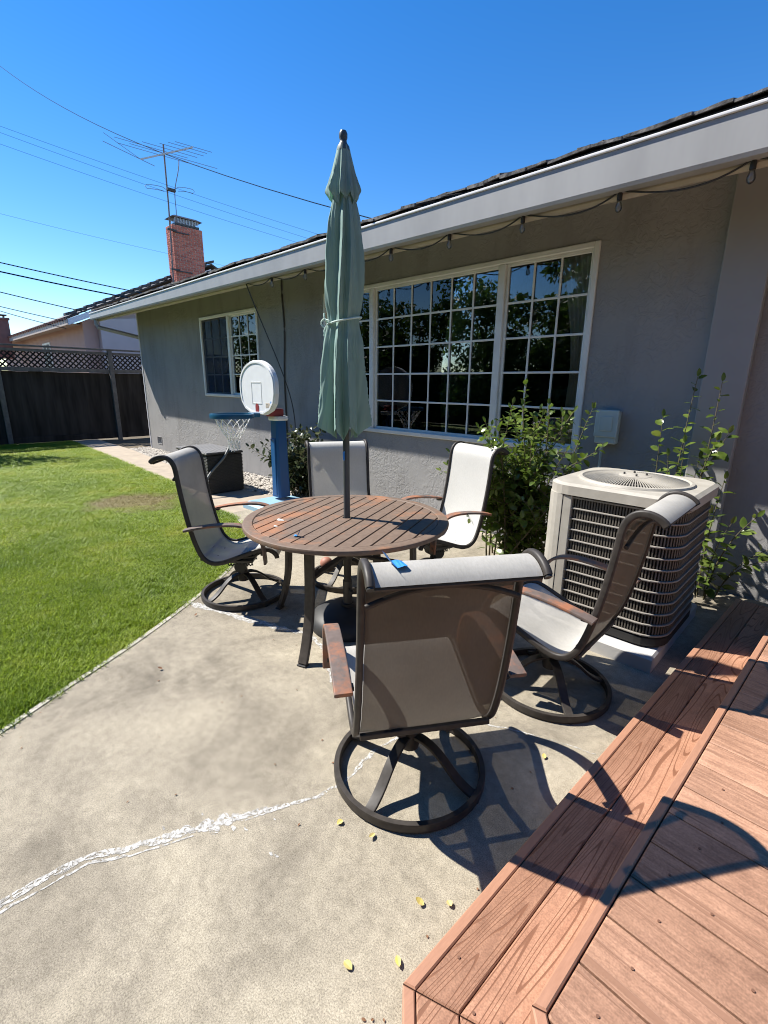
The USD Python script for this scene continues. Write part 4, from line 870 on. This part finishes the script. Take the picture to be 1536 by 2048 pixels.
for k, (q) in enumerate([[(0, 0, 0), (-.02, -.012, .02), (-.034, -.02, .0), (-.02, -.012, -.022), (.0, 0, 0)], [(0, 0, 0), (.016, -.02, .012), (.036, -.02, .004), (.02, -.015, -.008), (0, 0, 0)], [(0, 0, 0), (-.012, -.012, -.03), (-.022, -.012, -.065)], [(0, 0, 0), (.008, -.014, -.04), (-.006, -.012, -.085)], [(0, 0, 0), (-.02, -.01, .03), (-.024, -.004, .05)]]):
    put(um, 'cord_end', tubep(spline(q, 14) + kn, .0042, 6), M['cord'])
ub = thing('umbrella_base', 'heavy dark domed umbrella base under the table', 'umbrella base')
put(ub, 'weight', lathe([(0, .0), (.235, .0), (.245, .02), (.24, .05), (.215, .085), (.165, .112), (.09, .128), (.045, .132), (.045, .15), (0, .15)], 48), M['black'], smooth=50)
put(ub, 'tube', tubep([(0, 0, .145), (0, 0, .30)], .029, 20), M['dark_steel'], smooth=40)
put(ub, 'clamp_knob', cat([tubep([(.025, -.01, .25), (.06, -.024, .25)], .006), moved(trimesh.creation.icosphere(2, .016), (.07, -.028, .25))]), M['black'])

# ------------------------------------------------------------------ chairs
PK = [(-.462, 1.0), (-.438, 1.02), (-.40, 1.032), (-.358, 1.025), (-.326, .99), (-.312, .93), (-.303, .847), (-.283, .70), (-.248, .52), (-.222, .43), (-.185, .358), (-.126, .325), (.0, .352), (.16, .412), (.225, .425), (.275, .405), (.298, .365)]
def make_chair(label, group, face='sling', back='sling_back'):
    t = thing('patio_chair', label, 'chair', group=group)
    P = spline([(x, 0, z) for x, z in PK], 84)
    hw = .226
    # sling: a thin sheet laced between the rails, sagging a little
    ny = 11; ys = np.linspace(-hw, hw, ny); tn = np.gradient(P, axis=0); tn /= np.linalg.norm(tn, axis=1, keepdims=True); nn = np.c_[-tn[:, 2], np.zeros(len(P)), tn[:, 0]]
    top, bot = [], []
    s_ = np.linspace(0, 1, len(P)); amt = .012 * np.sin(np.clip((s_ - .12) / .75, 0, 1) * math.pi)
    for i in range(len(P)):
        for y in ys:
            c = P[i] + [0, y, 0] - nn[i] * 0 + nn[i] * (amt[i] * (1 - (y / hw) ** 2)) * -1
            top.append(c + nn[i] * .0012); bot.append(c - nn[i] * .0012)
    v = np.array(top + bot); o = len(top); f = []
    for i in range(len(P) - 1):
        for j in range(ny - 1):
            a, b, c, d = i * ny + j, i * ny + j + 1, (i + 1) * ny + j + 1, (i + 1) * ny + j
            f += [[a, b, c], [a, c, d], [o + a, o + c, o + b], [o + a, o + d, o + c]]
    fa = np.array([q for q in f if q[0] < o]); fb = np.array([q for q in f if q[0] >= o]) - o
    sm = T(v[:o], fa)
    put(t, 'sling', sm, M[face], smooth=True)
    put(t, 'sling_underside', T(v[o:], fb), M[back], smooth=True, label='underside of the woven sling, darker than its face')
    for s in (-1, 1):
        put(t, 'rail', sweep(P + [0, s * .2395, 0], rect(.022, .030, .008), side=(0, 1, 0)), M['frame'], smooth=50)
        put(t, 'rail_plug', sweep([P[0] + [0, s * .2395, 0] - tn[0] * .006, P[0] + [0, s * .2395, 0] - tn[0] * .0005], rect(.018, .025, .006), side=(0, 1, 0)), M['black'])
        arm = spline([(-.275, s * .288, .568), (-.16, s * .289, .592), (-.02, s * .29, .607), (.085, s * .29, .602), (.16, s * .29, .572), (.207, s * .29, .51), (.226, s * .29, .43), (.232, s * .29, .345)], 36)
        put(t, 'armrest', sweep(arm, rect(.058, .016, .005), side=(0, 1, 0)), M['arm'], smooth=40)
        put(t, 'arm_bracket', cat([bar((-.235, s * .252, .566), (-.235, s * .30, .566), .022, .014), bar((.222, s * .252, .385), (.228, s * .30, .385), .022, .016)]), M['frame'])
    br_ = [(-.335 - .0 * y, y, .885 + .05 * (1 - (y / .23) ** 2)) for y in np.linspace(-.23, .23, 15)]
    put(t, 'back_brace', tubep(br_, .0095, 8), M['frame'], smooth=50)
    put(t, 'rear_crossbar', sweep([(-.205, -.228, .35), (-.205, .228, .35)], rect(.016, .022, .004)), M['frame'])
    put(t, 'front_crossbar', sweep([(.2, -.228, .385), (.2, .228, .385)], rect(.03, .02, .005)), M['frame'])
    put(t, 'top_crossbar', tubep([(-.452, -.228, .992), (-.452, .228, .992)], .008, 8), M['frame'])
    for s in (-1, 1): put(t, 'seat_support', sweep([(-.205, s * .085, .336), (-.1, s * .085, .30), (.1, s * .085, .318), (.2, s * .085, .372)], rect(.03, .014, .003), side=(0, 1, 0)), M['frame'])
    put(t, 'swivel_plate', cbox((-.10, -.105, .275), (.10, .105, .294), .004), M['dark_steel'])
    for yy in (-.06, .06): put(t, 'spring', sweep([(-.09 + .18 * k / 60, yy + .016 * math.cos(k * .9), .256 + .016 * math.sin(k * .9)) for k in range(61)], circ(.004, 5)), M['black'])
    put(t, 'rocker_barrel', tubep([(-.0, -.075, .235), (0, .075, .235)], .042, 16), M['black'], smooth=50)
    put(t, 'hub', lathe([(0, .11), (.036, .11), (.04, .13), (.036, .165), (.03, .195), (.03, .25), (0, .25)], 20), M['frame'], smooth=40)
    for k in range(4):
        a = math.radians(45 + 90 * k); c, s = math.cos(a), math.sin(a)
        q = spline([(.028, .165), (.09, .152), (.15, .112), (.205, .062), (.262, .03), (.281, .026)], 16)
        put(t, 'base_leg', sweep([(r * c, r * s, z) for r, z in q], rect(.04, .014, .004), side=(-s, c, 0)), M['frame'], smooth=40)
    put(t, 'base_ring', lathe([(.277, .006), (.297, .006), (.299, .01), (.299, .036), (.297, .04), (.279, .04), (.277, .036), (.277, .006)], 72), M['frame'], smooth=35)
    for k in range(4): a = math.radians(45 + 90 * k); put(t, 'glide', moved(trimesh.creation.cylinder(.011, .006, sections=10), (.288 * math.cos(a), .288 * math.sin(a), .003)), M['black'])
    return t
CH = {'N': (1.075, -.617, 2.546), 'L': (-.867, -.24, .802), 'R': (1.211, .302, 3.165), 'W': (-.079, .964, 4.447), 'B': (-.564, .495, -.497)}
grp = 'swivel sling chairs around the patio table'
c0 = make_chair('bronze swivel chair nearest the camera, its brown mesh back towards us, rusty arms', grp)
stage.GetPrimAtPath(c0).GetAttribute('xformOp:translate').Set(Gf.Vec3d(CH['N'][0], CH['N'][1], 0)); stage.GetPrimAtPath(c0).GetAttribute('xformOp:rotateZ').Set(math.degrees(CH['N'][2]))
copy_thing(c0, (CH['L'][0], CH['L'][1], 0), CH['L'][2], 'swivel chair in profile at the lawn edge, its grey back curling left')
copy_thing(c0, (CH['R'][0], CH['R'][1], 0), CH['R'][2], 'swivel chair in front of the air conditioner, facing the table from the right')
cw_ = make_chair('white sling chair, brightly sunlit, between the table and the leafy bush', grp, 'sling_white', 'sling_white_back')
stage.GetPrimAtPath(cw_).GetAttribute('xformOp:translate').Set(Gf.Vec3d(CH['W'][0], CH['W'][1], 0)); stage.GetPrimAtPath(cw_).GetAttribute('xformOp:rotateZ').Set(math.degrees(CH['W'][2]))
copy_thing(cw_, (CH['B'][0], CH['B'][1], 0), CH['B'][2], 'pale grey sling chair behind the table whose back shows behind the umbrella pole')
#SPLIT4
# ------------------------------------------------------------------ air conditioner
AX0, AX1, AY0, AY1, AZ0, AZ1 = .83, 1.575, .86, 1.62, .10, .95
acx, acy = (AX0 + AX1) / 2, (AY0 + AY1) / 2
ac = thing('air_conditioner', 'beige outdoor air conditioner with louvred sides and round top grille', 'air conditioner', (acx, acy, 0))
hx, hy = (AX1 - AX0) / 2, (AY1 - AY0) / 2
def rrect(o, r, n=7):
    a, b, out = hx - o, hy - o, []
    for cx_, cy_, a0 in ((a - r, b - r, 0), (-a + r, b - r, 90), (-a + r, -b + r, 180), (a - r, -b + r, 270)):
        for k in range(n): t = math.radians(a0 + 90 * k / (n - 1)); out.append((cx_ + r * math.cos(t), cy_ + r * math.sin(t)))
    return np.array(out)
def rpoly(o, r): return Polygon(rrect(o, r))
put(ac, 'base_pan', slab(rpoly(.01, .14), AZ0, AZ0 + .05, .006), M['ac_dark'])
put(ac, 'coil', slab(rpoly(.045, .11), AZ0 + .052, AZ1 - .075), M['ac_dark'])
# horizontal ribs wrap round the rounded corners
zb, zt_ = AZ0 + .062, AZ1 - .085
nrib = 11
for k in range(nrib + 1):
    z = zb + (zt_ - zb) * k / nrib
    put(ac, 'rib', sweep(np.c_[rrect(.012, .14), np.full(28, z)], rect(.014, .0095, .003), closed=True), M['ac_rib'])
fins = []
pl_ = LineString(np.vstack([rrect(.020, .132, 9), rrect(.020, .132, 9)[:1]])); L_ = pl_.length; nf = int(L_ / .0155)
for i in range(nf):
    q = pl_.interpolate(i * .0155); q2 = pl_.interpolate(i * .0155 + .003); a = math.atan2(q2.y - q.y, q2.x - q.x)
    for k in range(nrib):
        z0_ = zb + (zt_ - zb) * k / nrib + .007; z1_ = zb + (zt_ - zb) * (k + 1) / nrib - .007
        m = np.array([[-.0035, -.006, z0_], [.0035, -.006, z0_], [.0035, .004, z0_], [-.0035, .004, z0_], [-.0035, -.006, z1_], [.0035, -.006, z1_], [.0035, .004, z1_], [-.0035, .004, z1_]])
        ca, sa_ = math.cos(a), math.sin(a)
        fins.append(np.c_[m[:, 0] * ca - m[:, 1] * sa_ + q.x, m[:, 0] * sa_ + m[:, 1] * ca + q.y, m[:, 2]])
bf = np.array([[0, 1, 5], [0, 5, 4], [1, 2, 6], [1, 6, 5], [2, 3, 7], [2, 7, 6], [3, 0, 4], [3, 4, 7]])
put(ac, 'louvre_fins', T(np.vstack(fins), np.vstack([bf + 8 * i for i in range(len(fins))])), M['ac_fin'], kind='stuff')
# service corner panel at the left front
cp = Polygon(np.vstack([rrect(-.004, .11)[14:21], [(-hx + .11, -hy - .004), (-hx + .11, -hy + .04), (-hx + .04, -hy + .04), (-hx + .04, -hy + .2), (-hx - .004, -hy + .2)]])).buffer(0)
put(ac, 'corner_panel', slab(cp, AZ0 + .03, AZ1 - .07), M['ac_paint'])
put(ac, 'panel_strip', cbox((-hx + .114, -hy - .002, AZ0 + .05), (-hx + .165, -hy + .03, AZ1 - .075), .003), M['ac_paint'])
for cxy in ((-hx + .06, hy - .06),): put(ac, 'corner_post', moved(lathe([(0, AZ0 + .05), (.05, AZ0 + .05), (.05, AZ1 - .07), (0, AZ1 - .07)], 16), (*cxy, 0)), M['ac_paint'])
# cap with the round opening
RG = .285
cap_out = rpoly(-.012, .155)
capm = slab(cap_out.difference(Point(0, 0).buffer(RG + .012, 32)), AZ1 - .07, AZ1 - .018)
put(ac, 'cap_skirt', capm, M['ac_paint'])
hole = Point(0, 0).buffer(RG + .04, 32)
ring_a = np.array(cap_out.exterior.coords)[:-1]
lo_, hi_ = m3.Manifold.hull_points(np.vstack([np.c_[ring_a, np.full(len(ring_a), AZ1 - .0175)], np.c_[np.array(cap_out.buffer(-.022).exterior.coords)[:-1], np.full(len(cap_out.buffer(-.022).exterior.coords) - 1, AZ1 - .004)]])), None
cap_top = lo_ - m3.Manifold.cylinder(.2, RG + .012, RG + .012, 72, True).translate((0, 0, AZ1))
put(ac, 'cap', cap_top, M['ac_paint'], smooth=25)
put(ac, 'grille_rim', lathe([(RG - .004, AZ1 - .012), (RG + .012, AZ1 - .016), (RG + .03, AZ1 - .003), (RG + .024, AZ1 + .008), (RG + .008, AZ1 + .010), (RG - .002, AZ1 + .002), (RG - .004, AZ1 - .012)], 72), M['ac_paint'], smooth=40)
wires = []
for k in range(110):
    a = 2 * math.pi * k / 110; c, s = math.cos(a), math.sin(a)
    pts = [(r * c, r * s, z) for r, z in ((.08, AZ1 + .024), (.15, AZ1 + .022), (.22, AZ1 + .015), (RG + .006, AZ1 - .001))]
    wires.append(sweep(pts, rect(.0042, .0042), side=(-s, c, 0)))
for r, z in ((.16, AZ1 + .0165), (.225, AZ1 + .010)): wires.append(lathe([(r, z - .002), (r + .004, z - .002), (r + .004, z + .002), (r, z + .002), (r, z - .002)], 60))
put(ac, 'fan_grille', cat(wires), M['ac_paint'])
put(ac, 'hub_plate', lathe([(0, AZ1 + .02), (.086, AZ1 + .02), (.088, AZ1 + .027), (.08, AZ1 + .031), (0, AZ1 + .031)], 40), M['ac_paint'], smooth=30)
for a in (.4, 1.97, 3.5, 5.1): put(ac, 'bolt', moved(cat([trimesh.creation.cylinder(.006, .012, sections=8)]), (.06 * math.cos(a), .06 * math.sin(a), AZ1 + .037)), M['dark_steel'])
put(ac, 'fan_shroud', lathe([(RG + .005, AZ1 - .02), (RG - .02, AZ1 - .15), (0, AZ1 - .16)], 48), M['ac_dark'])
for k in range(3):
    a = 2 * math.pi * k / 3 + .5; bl = Polygon([(r * math.cos(t), r * math.sin(t)) for r, t in [(.05, a - .3), (.25, a - .15), (.26, a + .45), (.05, a + .5)]])
    put(ac, 'fan_blade', slab(bl, AZ1 - .10, AZ1 - .095), M['ac_fin'])
pdp = Polygon([(AX0 - .05, .79), (1.552, .79), (1.552, 1.75), (AX0 - .05, 1.75)])
pd = put(None, 'concrete_pad', slab(pdp, -.03, .088, .012), M['pad'], label='grey concrete pad carrying the air conditioner', cat='pad')

# ------------------------------------------------------------------ hoop
hp = thing('basketball_hoop', 'child sized basketball hoop, white rounded backboard on a blue post', 'basketball hoop', (-2.92, 1.45, 0))
put(hp, 'base', hull([(x * sx, y, z) for x, z in ((.22, .0), (.22, .05), (.17, .085)) for sx in (-1, 1) for y in ((-.42, .22) if z < .06 else (-.36, .18))]), M['pale_blue'])
pts = []
tap = [(.0, .088), (.3, .083), (.75, .075), (1.06, .072)]
pv = []
for z, r in tap: pv += [(x * r, y * r, z + .12 if z == 0 else z) for x, y in ((-.72, -1), (.72, -1), (1, -.72), (1, .72), (.72, 1), (-.72, 1), (-1, .72), (-1, -.72))]
put(hp, 'post', hull(pv), M['blue_plastic'])
put(hp, 'post_inset', cbox((-.048, -.0945, .14), (.04, -.075, .84), .006), M['blue_plastic'])
put(hp, 'post_collar', hull([(x * r, y * r, z) for r, z in ((.09, 1.055), (.098, 1.075), (.092, 1.105)) for x, y in ((-.72, -1), (.72, -1), (1, -.72), (1, .72), (.72, 1), (-.72, 1), (-1, .72), (-1, -.72))]), M['white_plastic'])
put(hp, 'neck', cbox((-.06, -.14, 1.106), (.06, .05, 1.19), .012), M['red_plastic'])
bbx = -.10
def board(w, h, z0):
    pts = [(-w * .17, 0), (w * .17, 0), (w * .36, h * .09), (w * .46, h * .22), (w * .5, h * .40)]
    arc = [(w * .5 * math.cos(t) , h * .55 + h * .45 * math.sin(t)) for t in np.linspace(.0, math.pi, 25)]
    q = Polygon(pts + arc + [(-x, z) for x, z in pts[:1:-1]]).buffer(0).buffer(.03).buffer(-.03)
    return affinity.translate(q, 0, z0)
def upright(poly, y0, y1, b=.0):
    if b:
        a = np.array(poly.exterior.coords)[:-1]; c = np.array(poly.buffer(-b).exterior.coords)[:-1]
        m = hull(np.vstack([np.c_[a[:, 0], np.full(len(a), y1), a[:, 1]], np.c_[a[:, 0], np.full(len(a), y0 + b), a[:, 1]], np.c_[c[:, 0], np.full(len(c), y0), c[:, 1]]])); return m
    m = slab(poly, 0, y1 - y0); m.vertices = np.c_[m.vertices[:, 0], y0 + m.vertices[:, 2], m.vertices[:, 1]]; m.invert() if m.volume < 0 else None; return m
BB = affinity.translate(board(.76, .62, 1.125), bbx, 0); YB = -.215
put(hp, 'backboard', upright(BB, YB, YB + .06, .012), M['white_plastic'], smooth=30)
put(hp, 'board_edge', upright(BB.buffer(-.012).difference(BB.buffer(-.034)), YB - .007, YB - .0005), M['white_plastic'])
sq = sbox(bbx - .11, 1.25, bbx + .11, 1.50)
put(hp, 'shooter_square', upright(sq.difference(sq.buffer(-.01, join_style=2)), YB - .003, YB - .0003), M['vinyl'])
put(hp, 'red_slot', upright(sbox(bbx - .035, 1.14, bbx + .035, 1.22).union(Point(bbx, 1.22).buffer(.035)), YB - .004, YB - .0004), M['red_plastic'])
put(hp, 'sticker', upright(sbox(bbx + .19, 1.21, bbx + .27, 1.265), YB - .002, YB - .0003), M['sticker'])
for k in range(3): put(hp, 'sticker_line', upright(sbox(bbx + .197, 1.218 + .015 * k, bbx + .262 - .01 * k, 1.224 + .015 * k), YB - .0032, YB - .0022), M['trim'])
put(hp, 'tape_mark', upright(sbox(bbx + .29, 1.235, bbx + .312, 1.285), YB - .003, YB - .0003), M['tape'])
rc = np.array([bbx, YB - .33, 1.125]); RR = .23
put(hp, 'rim', moved(lathe([(RR - .014, -.026), (RR + .014, -.026), (RR + .018, .0), (RR + .014, .022), (RR - .014, .022), (RR - .018, 0), (RR - .014, -.026)], 56), rc), M['teal_plastic'], smooth=40)
put(hp, 'rim_bracket', cbox((bbx - .07, YB - .10, 1.10), (bbx + .07, YB - .001, 1.15), .01), M['teal_plastic'])
nr = np.random.default_rng(4)
def rr_(t): return RR * (.9 - .62 * min(1, t * 1.5))
for k in range(12):
    for s in (-1, 1):
        a0 = 2 * math.pi * k / 12
        pts = [rc + [rr_(t) * math.cos(a0 + s * t * 1.5), rr_(t) * math.sin(a0 + s * t * 1.5), -.02 - t * .36 + .012 * math.sin(9 * t + k)] for t in np.linspace(0, nr.uniform(.8, 1.05), 12)]
        put(hp, 'net_cord', tubep(pts, .0038, 5), M['net'])
nx = thing('storage_box', 'black wicker deck storage box against the house wall', 'storage box', (-4.53, 1.32, 0))
put(nx, 'body', cbox((-.47, -.27, .0), (.47, .25, .535), .012), M['wicker'])
for k in range(24): put(nx, 'weave_band', cbox((-.474, -.274, .03 + k * .0205), (.474, .254, .042 + k * .0205), .003), M['wicker'])
put(nx, 'lid', cbox((-.485, -.285, .537), (.485, .262, .565), .008), M['wicker'])
for k in range(24): put(nx, 'lid_slat', cbox((-.48 + k * .04, -.28, .5655), (-.455 + k * .04, .255, .573), .003), M['trim'])
put(None, 'hose', tubep(spline([(-4.2, 1.42, .585), (-4.06, 1.36, .59), (-4.03, 1.28, .50), (-4.025, 1.17, .40), (-4.02, 1.06, .30), (-3.99, .98, .22), (-3.98, .86, .10), (-4.02, .76, .02), (-4.15, .70, .012)], 36), .016, 10), M['hose'], smooth=True, label='grey hose hanging over the corner of the black storage box', cat='hose')
ball = put(None, 'ball', moved(trimesh.creation.icosphere(3, .052), (-.83, .49, .052)), M['clay'], smooth=True, label='small terracotta coloured ball on the ground under the table', cat='ball')

# ------------------------------------------------------------------ tape, leaves
def tape(loc, rz, a, b, lift, label, mat_='tape', up=False):
    n = 7; v = []
    for i in range(n):
        t = i / (n - 1)
        for s in (-.5, .5): v.append((a * (t - .5), b * s * (1 + .08 * math.sin(5 * t)), .002 + lift * max(0, t - .45) ** 1.4 + .003 * math.sin(7 * t + s)))
    v = np.array(v); f = [[2 * i, 2 * i + 2, 2 * i + 3] for i in range(n - 1)] + [[2 * i, 2 * i + 3, 2 * i + 1] for i in range(n - 1)]
    m = T(np.vstack([v, v + [0, 0, .0006]]), np.vstack([np.array(f)[:, ::-1], np.array(f) + len(v)]))
    if up: m.apply_transform(trimesh.transformations.rotation_matrix(math.pi / 2, [1, 0, 0]))
    put(None, 'blue_tape', moved(m, loc, rz), M[mat_], label=label, cat='tape')
_h = CH['N'][2]
tape((CH['N'][0] - .405 * math.cos(_h) - .165 * math.sin(_h), CH['N'][1] - .405 * math.sin(_h) + .165 * math.cos(_h), 1.034), _h + 1.7, .055, .045, .075, 'crumpled blue tape on the top edge of the nearest chair')
tape((.105, -.44, TZ), .6, .032, .024, .06, 'small curled blue tape lying on the table top')
tape((.012, -.022, 1.085), -.6, .035, .05, .02, 'blue tape wrapped on the umbrella pole below the canopy', up=True)
def leaf_mesh(L, Wd, fold=.25, curl=.2):
    rows = [(0, 0), (.2, .38), (.52, .5), (.82, .32), (1, 0)]
    v = []; 
    for t, w in rows:
        z = -curl * L * t * t
        v.append((L * t, 0, z))
        if w: v += [(L * t, Wd * w, z + fold * Wd * w), (L * t, -Wd * w, z + fold * Wd * w)]
    f = [[0, 1, 2], [0, 3, 1], [1, 4, 5], [1, 5, 2], [1, 3, 6], [1, 6, 4], [4, 7, 8], [4, 8, 5], [4, 6, 9], [4, 9, 7], [7, 10, 8], [7, 9, 10]]
    return np.array(v), np.array([[a, c, b] for a, b, c in f])
lr = np.random.default_rng(15)
for (x, y_, m_, lab) in [(1.46, -.98, 'yellow_leaf', 'left one of the pair of yellow leaves beside the deck step'), (1.5, -.92, 'yellow_leaf', 'right one of the pair of yellow leaves beside the deck step'), (1.40, -1.24, 'yellow_leaf', 'dry yellow leaf nearest the bottom edge, left of the deck corner'), (1.49, -1.13, 'yellow_leaf', 'narrow pale leaf just left of the deck corner'),
                      (1.075, -.965, 'yellow_leaf', 'yellow leaf left of the nearest chair ring by the crack'), (1.19, -.92, 'yellow_leaf', 'yellow leaf in front of the nearest chair ring'), (1.44, -.19, 'yellow_leaf', 'yellow leaf between the chair shadows near the deck edge'), (-.77, -.66, 'brown_leaf', 'brown leaf on concrete near the lawn corner'), (-.30, -1.05, 'brown_leaf', 'tiny brown leaf in the middle of the concrete'), (.35, .25, 'yellow_leaf', 'pale leaf on the ground under the table')]:
    v, f = leaf_mesh(lr.uniform(.02, .032), lr.uniform(.013, .021), lr.uniform(.15, .6), lr.uniform(-.4, .1))
    put(None, 'fallen_leaf', moved(T(v, f), (x, y_, .007), lr.uniform(0, 6)), M[m_], label=lab, cat='leaf')
db = np.random.default_rng(77); vs_d, fs_d = [], []
for k in range(150):
    if k < 60: v_ = db.uniform(-.2, 2.9); x, y_ = DO[0] + (-.275 - abs(db.normal()) * .03) * math.cos(DA) - v_ * math.sin(DA), DO[1] + (-.275) * math.sin(DA) + v_ * math.cos(DA)
    elif k < 95: q_ = edge_s[db.integers(8, 55)]; x, y_ = q_[0] + abs(db.normal()) * .09, q_[1] + abs(db.normal()) * .05
    else: x, y_ = db.uniform(-.6, 1.5), db.uniform(-1.8, .7)
    v, f = leaf_mesh(db.uniform(.005, .014), db.uniform(.003, .008), .3, .2); a = db.uniform(0, 6.28); ca, sa_ = math.cos(a), math.sin(a)
    fs_d.append(f + len(v) * len(vs_d)); vs_d.append(np.c_[v[:, 0] * ca - v[:, 1] * sa_ + x, v[:, 0] * sa_ + v[:, 1] * ca + y_, v[:, 2] + .004])
put(None, 'debris', T(np.vstack(vs_d), np.vstack(fs_d)), M['brown_leaf'], label='tiny dry bits scattered over the concrete and along the deck edge', cat='debris', kind='stuff')
for (x, y_, r, lab) in [(-.22, -.33, .024, 'larger white dropping stain on the table top near its left edge'), (-.13, -.42, .013, 'smaller white dropping stain on the table top')]:
    q = Polygon([(x + r * (1 + .4 * math.sin(3 * t)) * math.cos(t), y_ + r * .8 * (1 + .3 * math.cos(2 * t)) * math.sin(t)) for t in np.linspace(0, 6.28, 18)[:-1]])
    put(None, 'stain', slab(q, TZ - .001, TZ + .0012), M['dropping'], label=lab, cat='stain')

# ------------------------------------------------------------------ shrubs
def orient(v, p, d, up):
    d = d / np.linalg.norm(d); s = np.cross(up, d); s /= np.linalg.norm(s) + 1e-9; u = np.cross(d, s)
    return p + v[:, :1] * d + v[:, 1:2] * s + v[:, 2:] * u
def shrub(name, label, loc, stems, leafL, m_leaf, r, per=.03, spread=.8, most=300):
    """stems: polylines in world coordinates; leaves alternate along them. The leaves nearest the camera are single pieces."""
    t = thing(name, label, name.replace('_', ' '))
    L = []
    for pts, rad in stems:
        P = spline(pts, 16); put(t, 'stem', sweep(P, circ(rad, 6), scale=np.linspace(1, .35, 16)), M['stem'])
        d = np.r_[0, np.cumsum(np.linalg.norm(np.diff(P, axis=0), axis=1))]; s = d[-1] * .12
        k = r.uniform(0, 6)
        while s < d[-1]:
            p = np.array([np.interp(s, d, P[:, q]) for q in range(3)]); tn = P[min(np.searchsorted(d, s), 15)] - P[max(np.searchsorted(d, s) - 1, 0)]; tn /= np.linalg.norm(tn) + 1e-9
            k += 2.4; a = np.cross(tn, [.3, .2, 1]); a /= np.linalg.norm(a); b = np.cross(tn, a)
            dr = (a * math.cos(k) + b * math.sin(k)) * spread + tn * r.uniform(.1, .7) + np.array([0, 0, r.uniform(-.25, .25)])
            ll = leafL * r.uniform(.6, 1.25) * (1 - .3 * (s / d[-1]) ** 3)
            v, f = leaf_mesh(ll, ll * r.uniform(.56, .74), r.uniform(.1, .4), r.uniform(.05, .35))
            L.append((orient(v, p + dr / np.linalg.norm(dr) * .006, dr, np.array([r.normal() * .35, r.normal() * .35, 1.0])), f))
            s += per * r.uniform(.7, 1.3)
        v, f = leaf_mesh(leafL * .7, leafL * .34, .3, .1); L.append((orient(v, P[-1], P[-1] - P[-3] + [0, 0, .01], np.array([.3, -.4, .6])), f))
    L = [x for x in L if x[0][:, 1].max() < W - .012]
    L.sort(key=lambda x: np.linalg.norm(x[0].mean(0) - EYE) + .8 * r.uniform())
    for v, f in L[:most]: put(t, 'leaf', T(v, f), m_leaf, smooth=True)
    if L[most:]:
        n = 0; vs, fs = [], []
        for v, f in L[most:]: vs.append(v); fs.append(f + n); n += len(v)
        put(t, 'foliage', T(np.vstack(vs), np.vstack(fs)), m_leaf, smooth=True, kind='stuff')
    return t
def bushy(c, spreadx, spready, h, n, r, sub=4, low=.0):
    out = []
    for i in range(n):
        b = np.array([c[0] + r.normal() * spreadx * .25, c[1] + r.normal() * spready * .25, 0.0])
        hh = h * r.uniform(.55, 1.0); e = np.array([c[0] + r.uniform(-1, 1) * spreadx, min(c[1] + r.uniform(-1, 1) * spready, W - .06), hh * (1 - .0)])
        e[2] *= 1 - .35 * min(1, abs(e[0] - c[0]) / spreadx) ** 2
        mid = b + (e - b) * [.35, .35, .5] + r.normal(size=3) * .03
        out.append(([b, mid, e], .008))
        for j in range(sub):
            t = r.uniform(.25, .9); p = b * (1 - t) ** 2 + 2 * mid * t * (1 - t) + e * t * t
            q = p + np.array([r.normal() * .14, r.normal() * .12, r.uniform(.02, .22)]); q[1] = min(q[1], W - .05); q[2] = max(q[2], .06)
            out.append(([p, (p + q) / 2 + r.normal(size=3) * .015, q], .004))
    return out
br1 = np.random.default_rng(41)
st = bushy((.26, 1.70), .56, .42, 1.40, 44, br1, 6)
st += [([(.25, 1.8, .2), (.12, 1.85, .9), (.10, 1.86, 1.5)], .007), ([(.4, 1.8, .3), (.55, 1.85, .95), (.66, 1.86, 1.33)], .007), ([(.3, 1.75, .3), (.35, 1.8, .9), (.33, 1.82, 1.35)], .007), ([(.2, 1.7, .2), (-.1, 1.7, .8), (-.13, 1.75, 1.16)], .006)]
shrub('bush', 'tall glossy green bush between the white chair and the air conditioner', None, st, .074, M['leaf'], br1, .024)
br2 = np.random.default_rng(43)
st = bushy((-3.22, 1.95), .52, .32, 1.0, 40, br2, 6)
shrub('shrub', 'dark leaved shrub with silvery highlights behind the basketball hoop post', None, st, .092, M['leaf_dark'], br2, .03)
br3 = np.random.default_rng(47)
st = [([(1.22, 2.08, .2), (1.22, 2.1, .9), (1.25, 2.1, 1.56)], .006), ([(1.33, 2.05, .2), (1.38, 2.08, .9), (1.40, 2.08, 1.53)], .006), ([(1.12, 2.1, .2), (1.08, 2.12, .9), (1.07, 2.12, 1.28)], .005), ([(1.25, 2.0, .3), (1.27, 2.0, .8), (1.26, 2.0, 1.12)], .006), ([(1.3, 2.0, .3), (1.38, 1.98, .85), (1.45, 1.97, 1.15)], .006), ([(1.32, 2.02, .3), (1.34, 2.02, .7), (1.36, 2.03, 1.02)], .005), ([(1.2, 2.0, .3), (1.2, 1.98, .8), (1.18, 1.97, 1.02)], .005), ([(1.38, 2.08, .9), (1.44, 2.05, 1.05), (1.50, 2.02, 1.2)], .004),
      ([(1.5, 2.0, .05), (1.5, 2.0, .5), (1.53, 2.0, .9)], .006), ([(1.55, 1.98, .05), (1.62, 1.95, .45), (1.75, 1.92, .70)], .006), ([(1.55, 1.95, .05), (1.56, 1.95, .4), (1.62, 1.95, .62)], .005), ([(1.6, 2.0, .05), (1.75, 2.0, .4), (1.95, 2.0, .55)], .005), ([(1.6, 2.0, .05), (1.7, 1.98, .3), (1.85, 1.96, .42)], .005), ([(1.5, 1.95, .05), (1.48, 1.92, .4), (1.5, 1.9, .68)], .005)]
shrub('shrub', 'loose leafy shoots rising behind the air conditioner beside the pilaster', None, st, .085, M['leaf'], br3, .036)
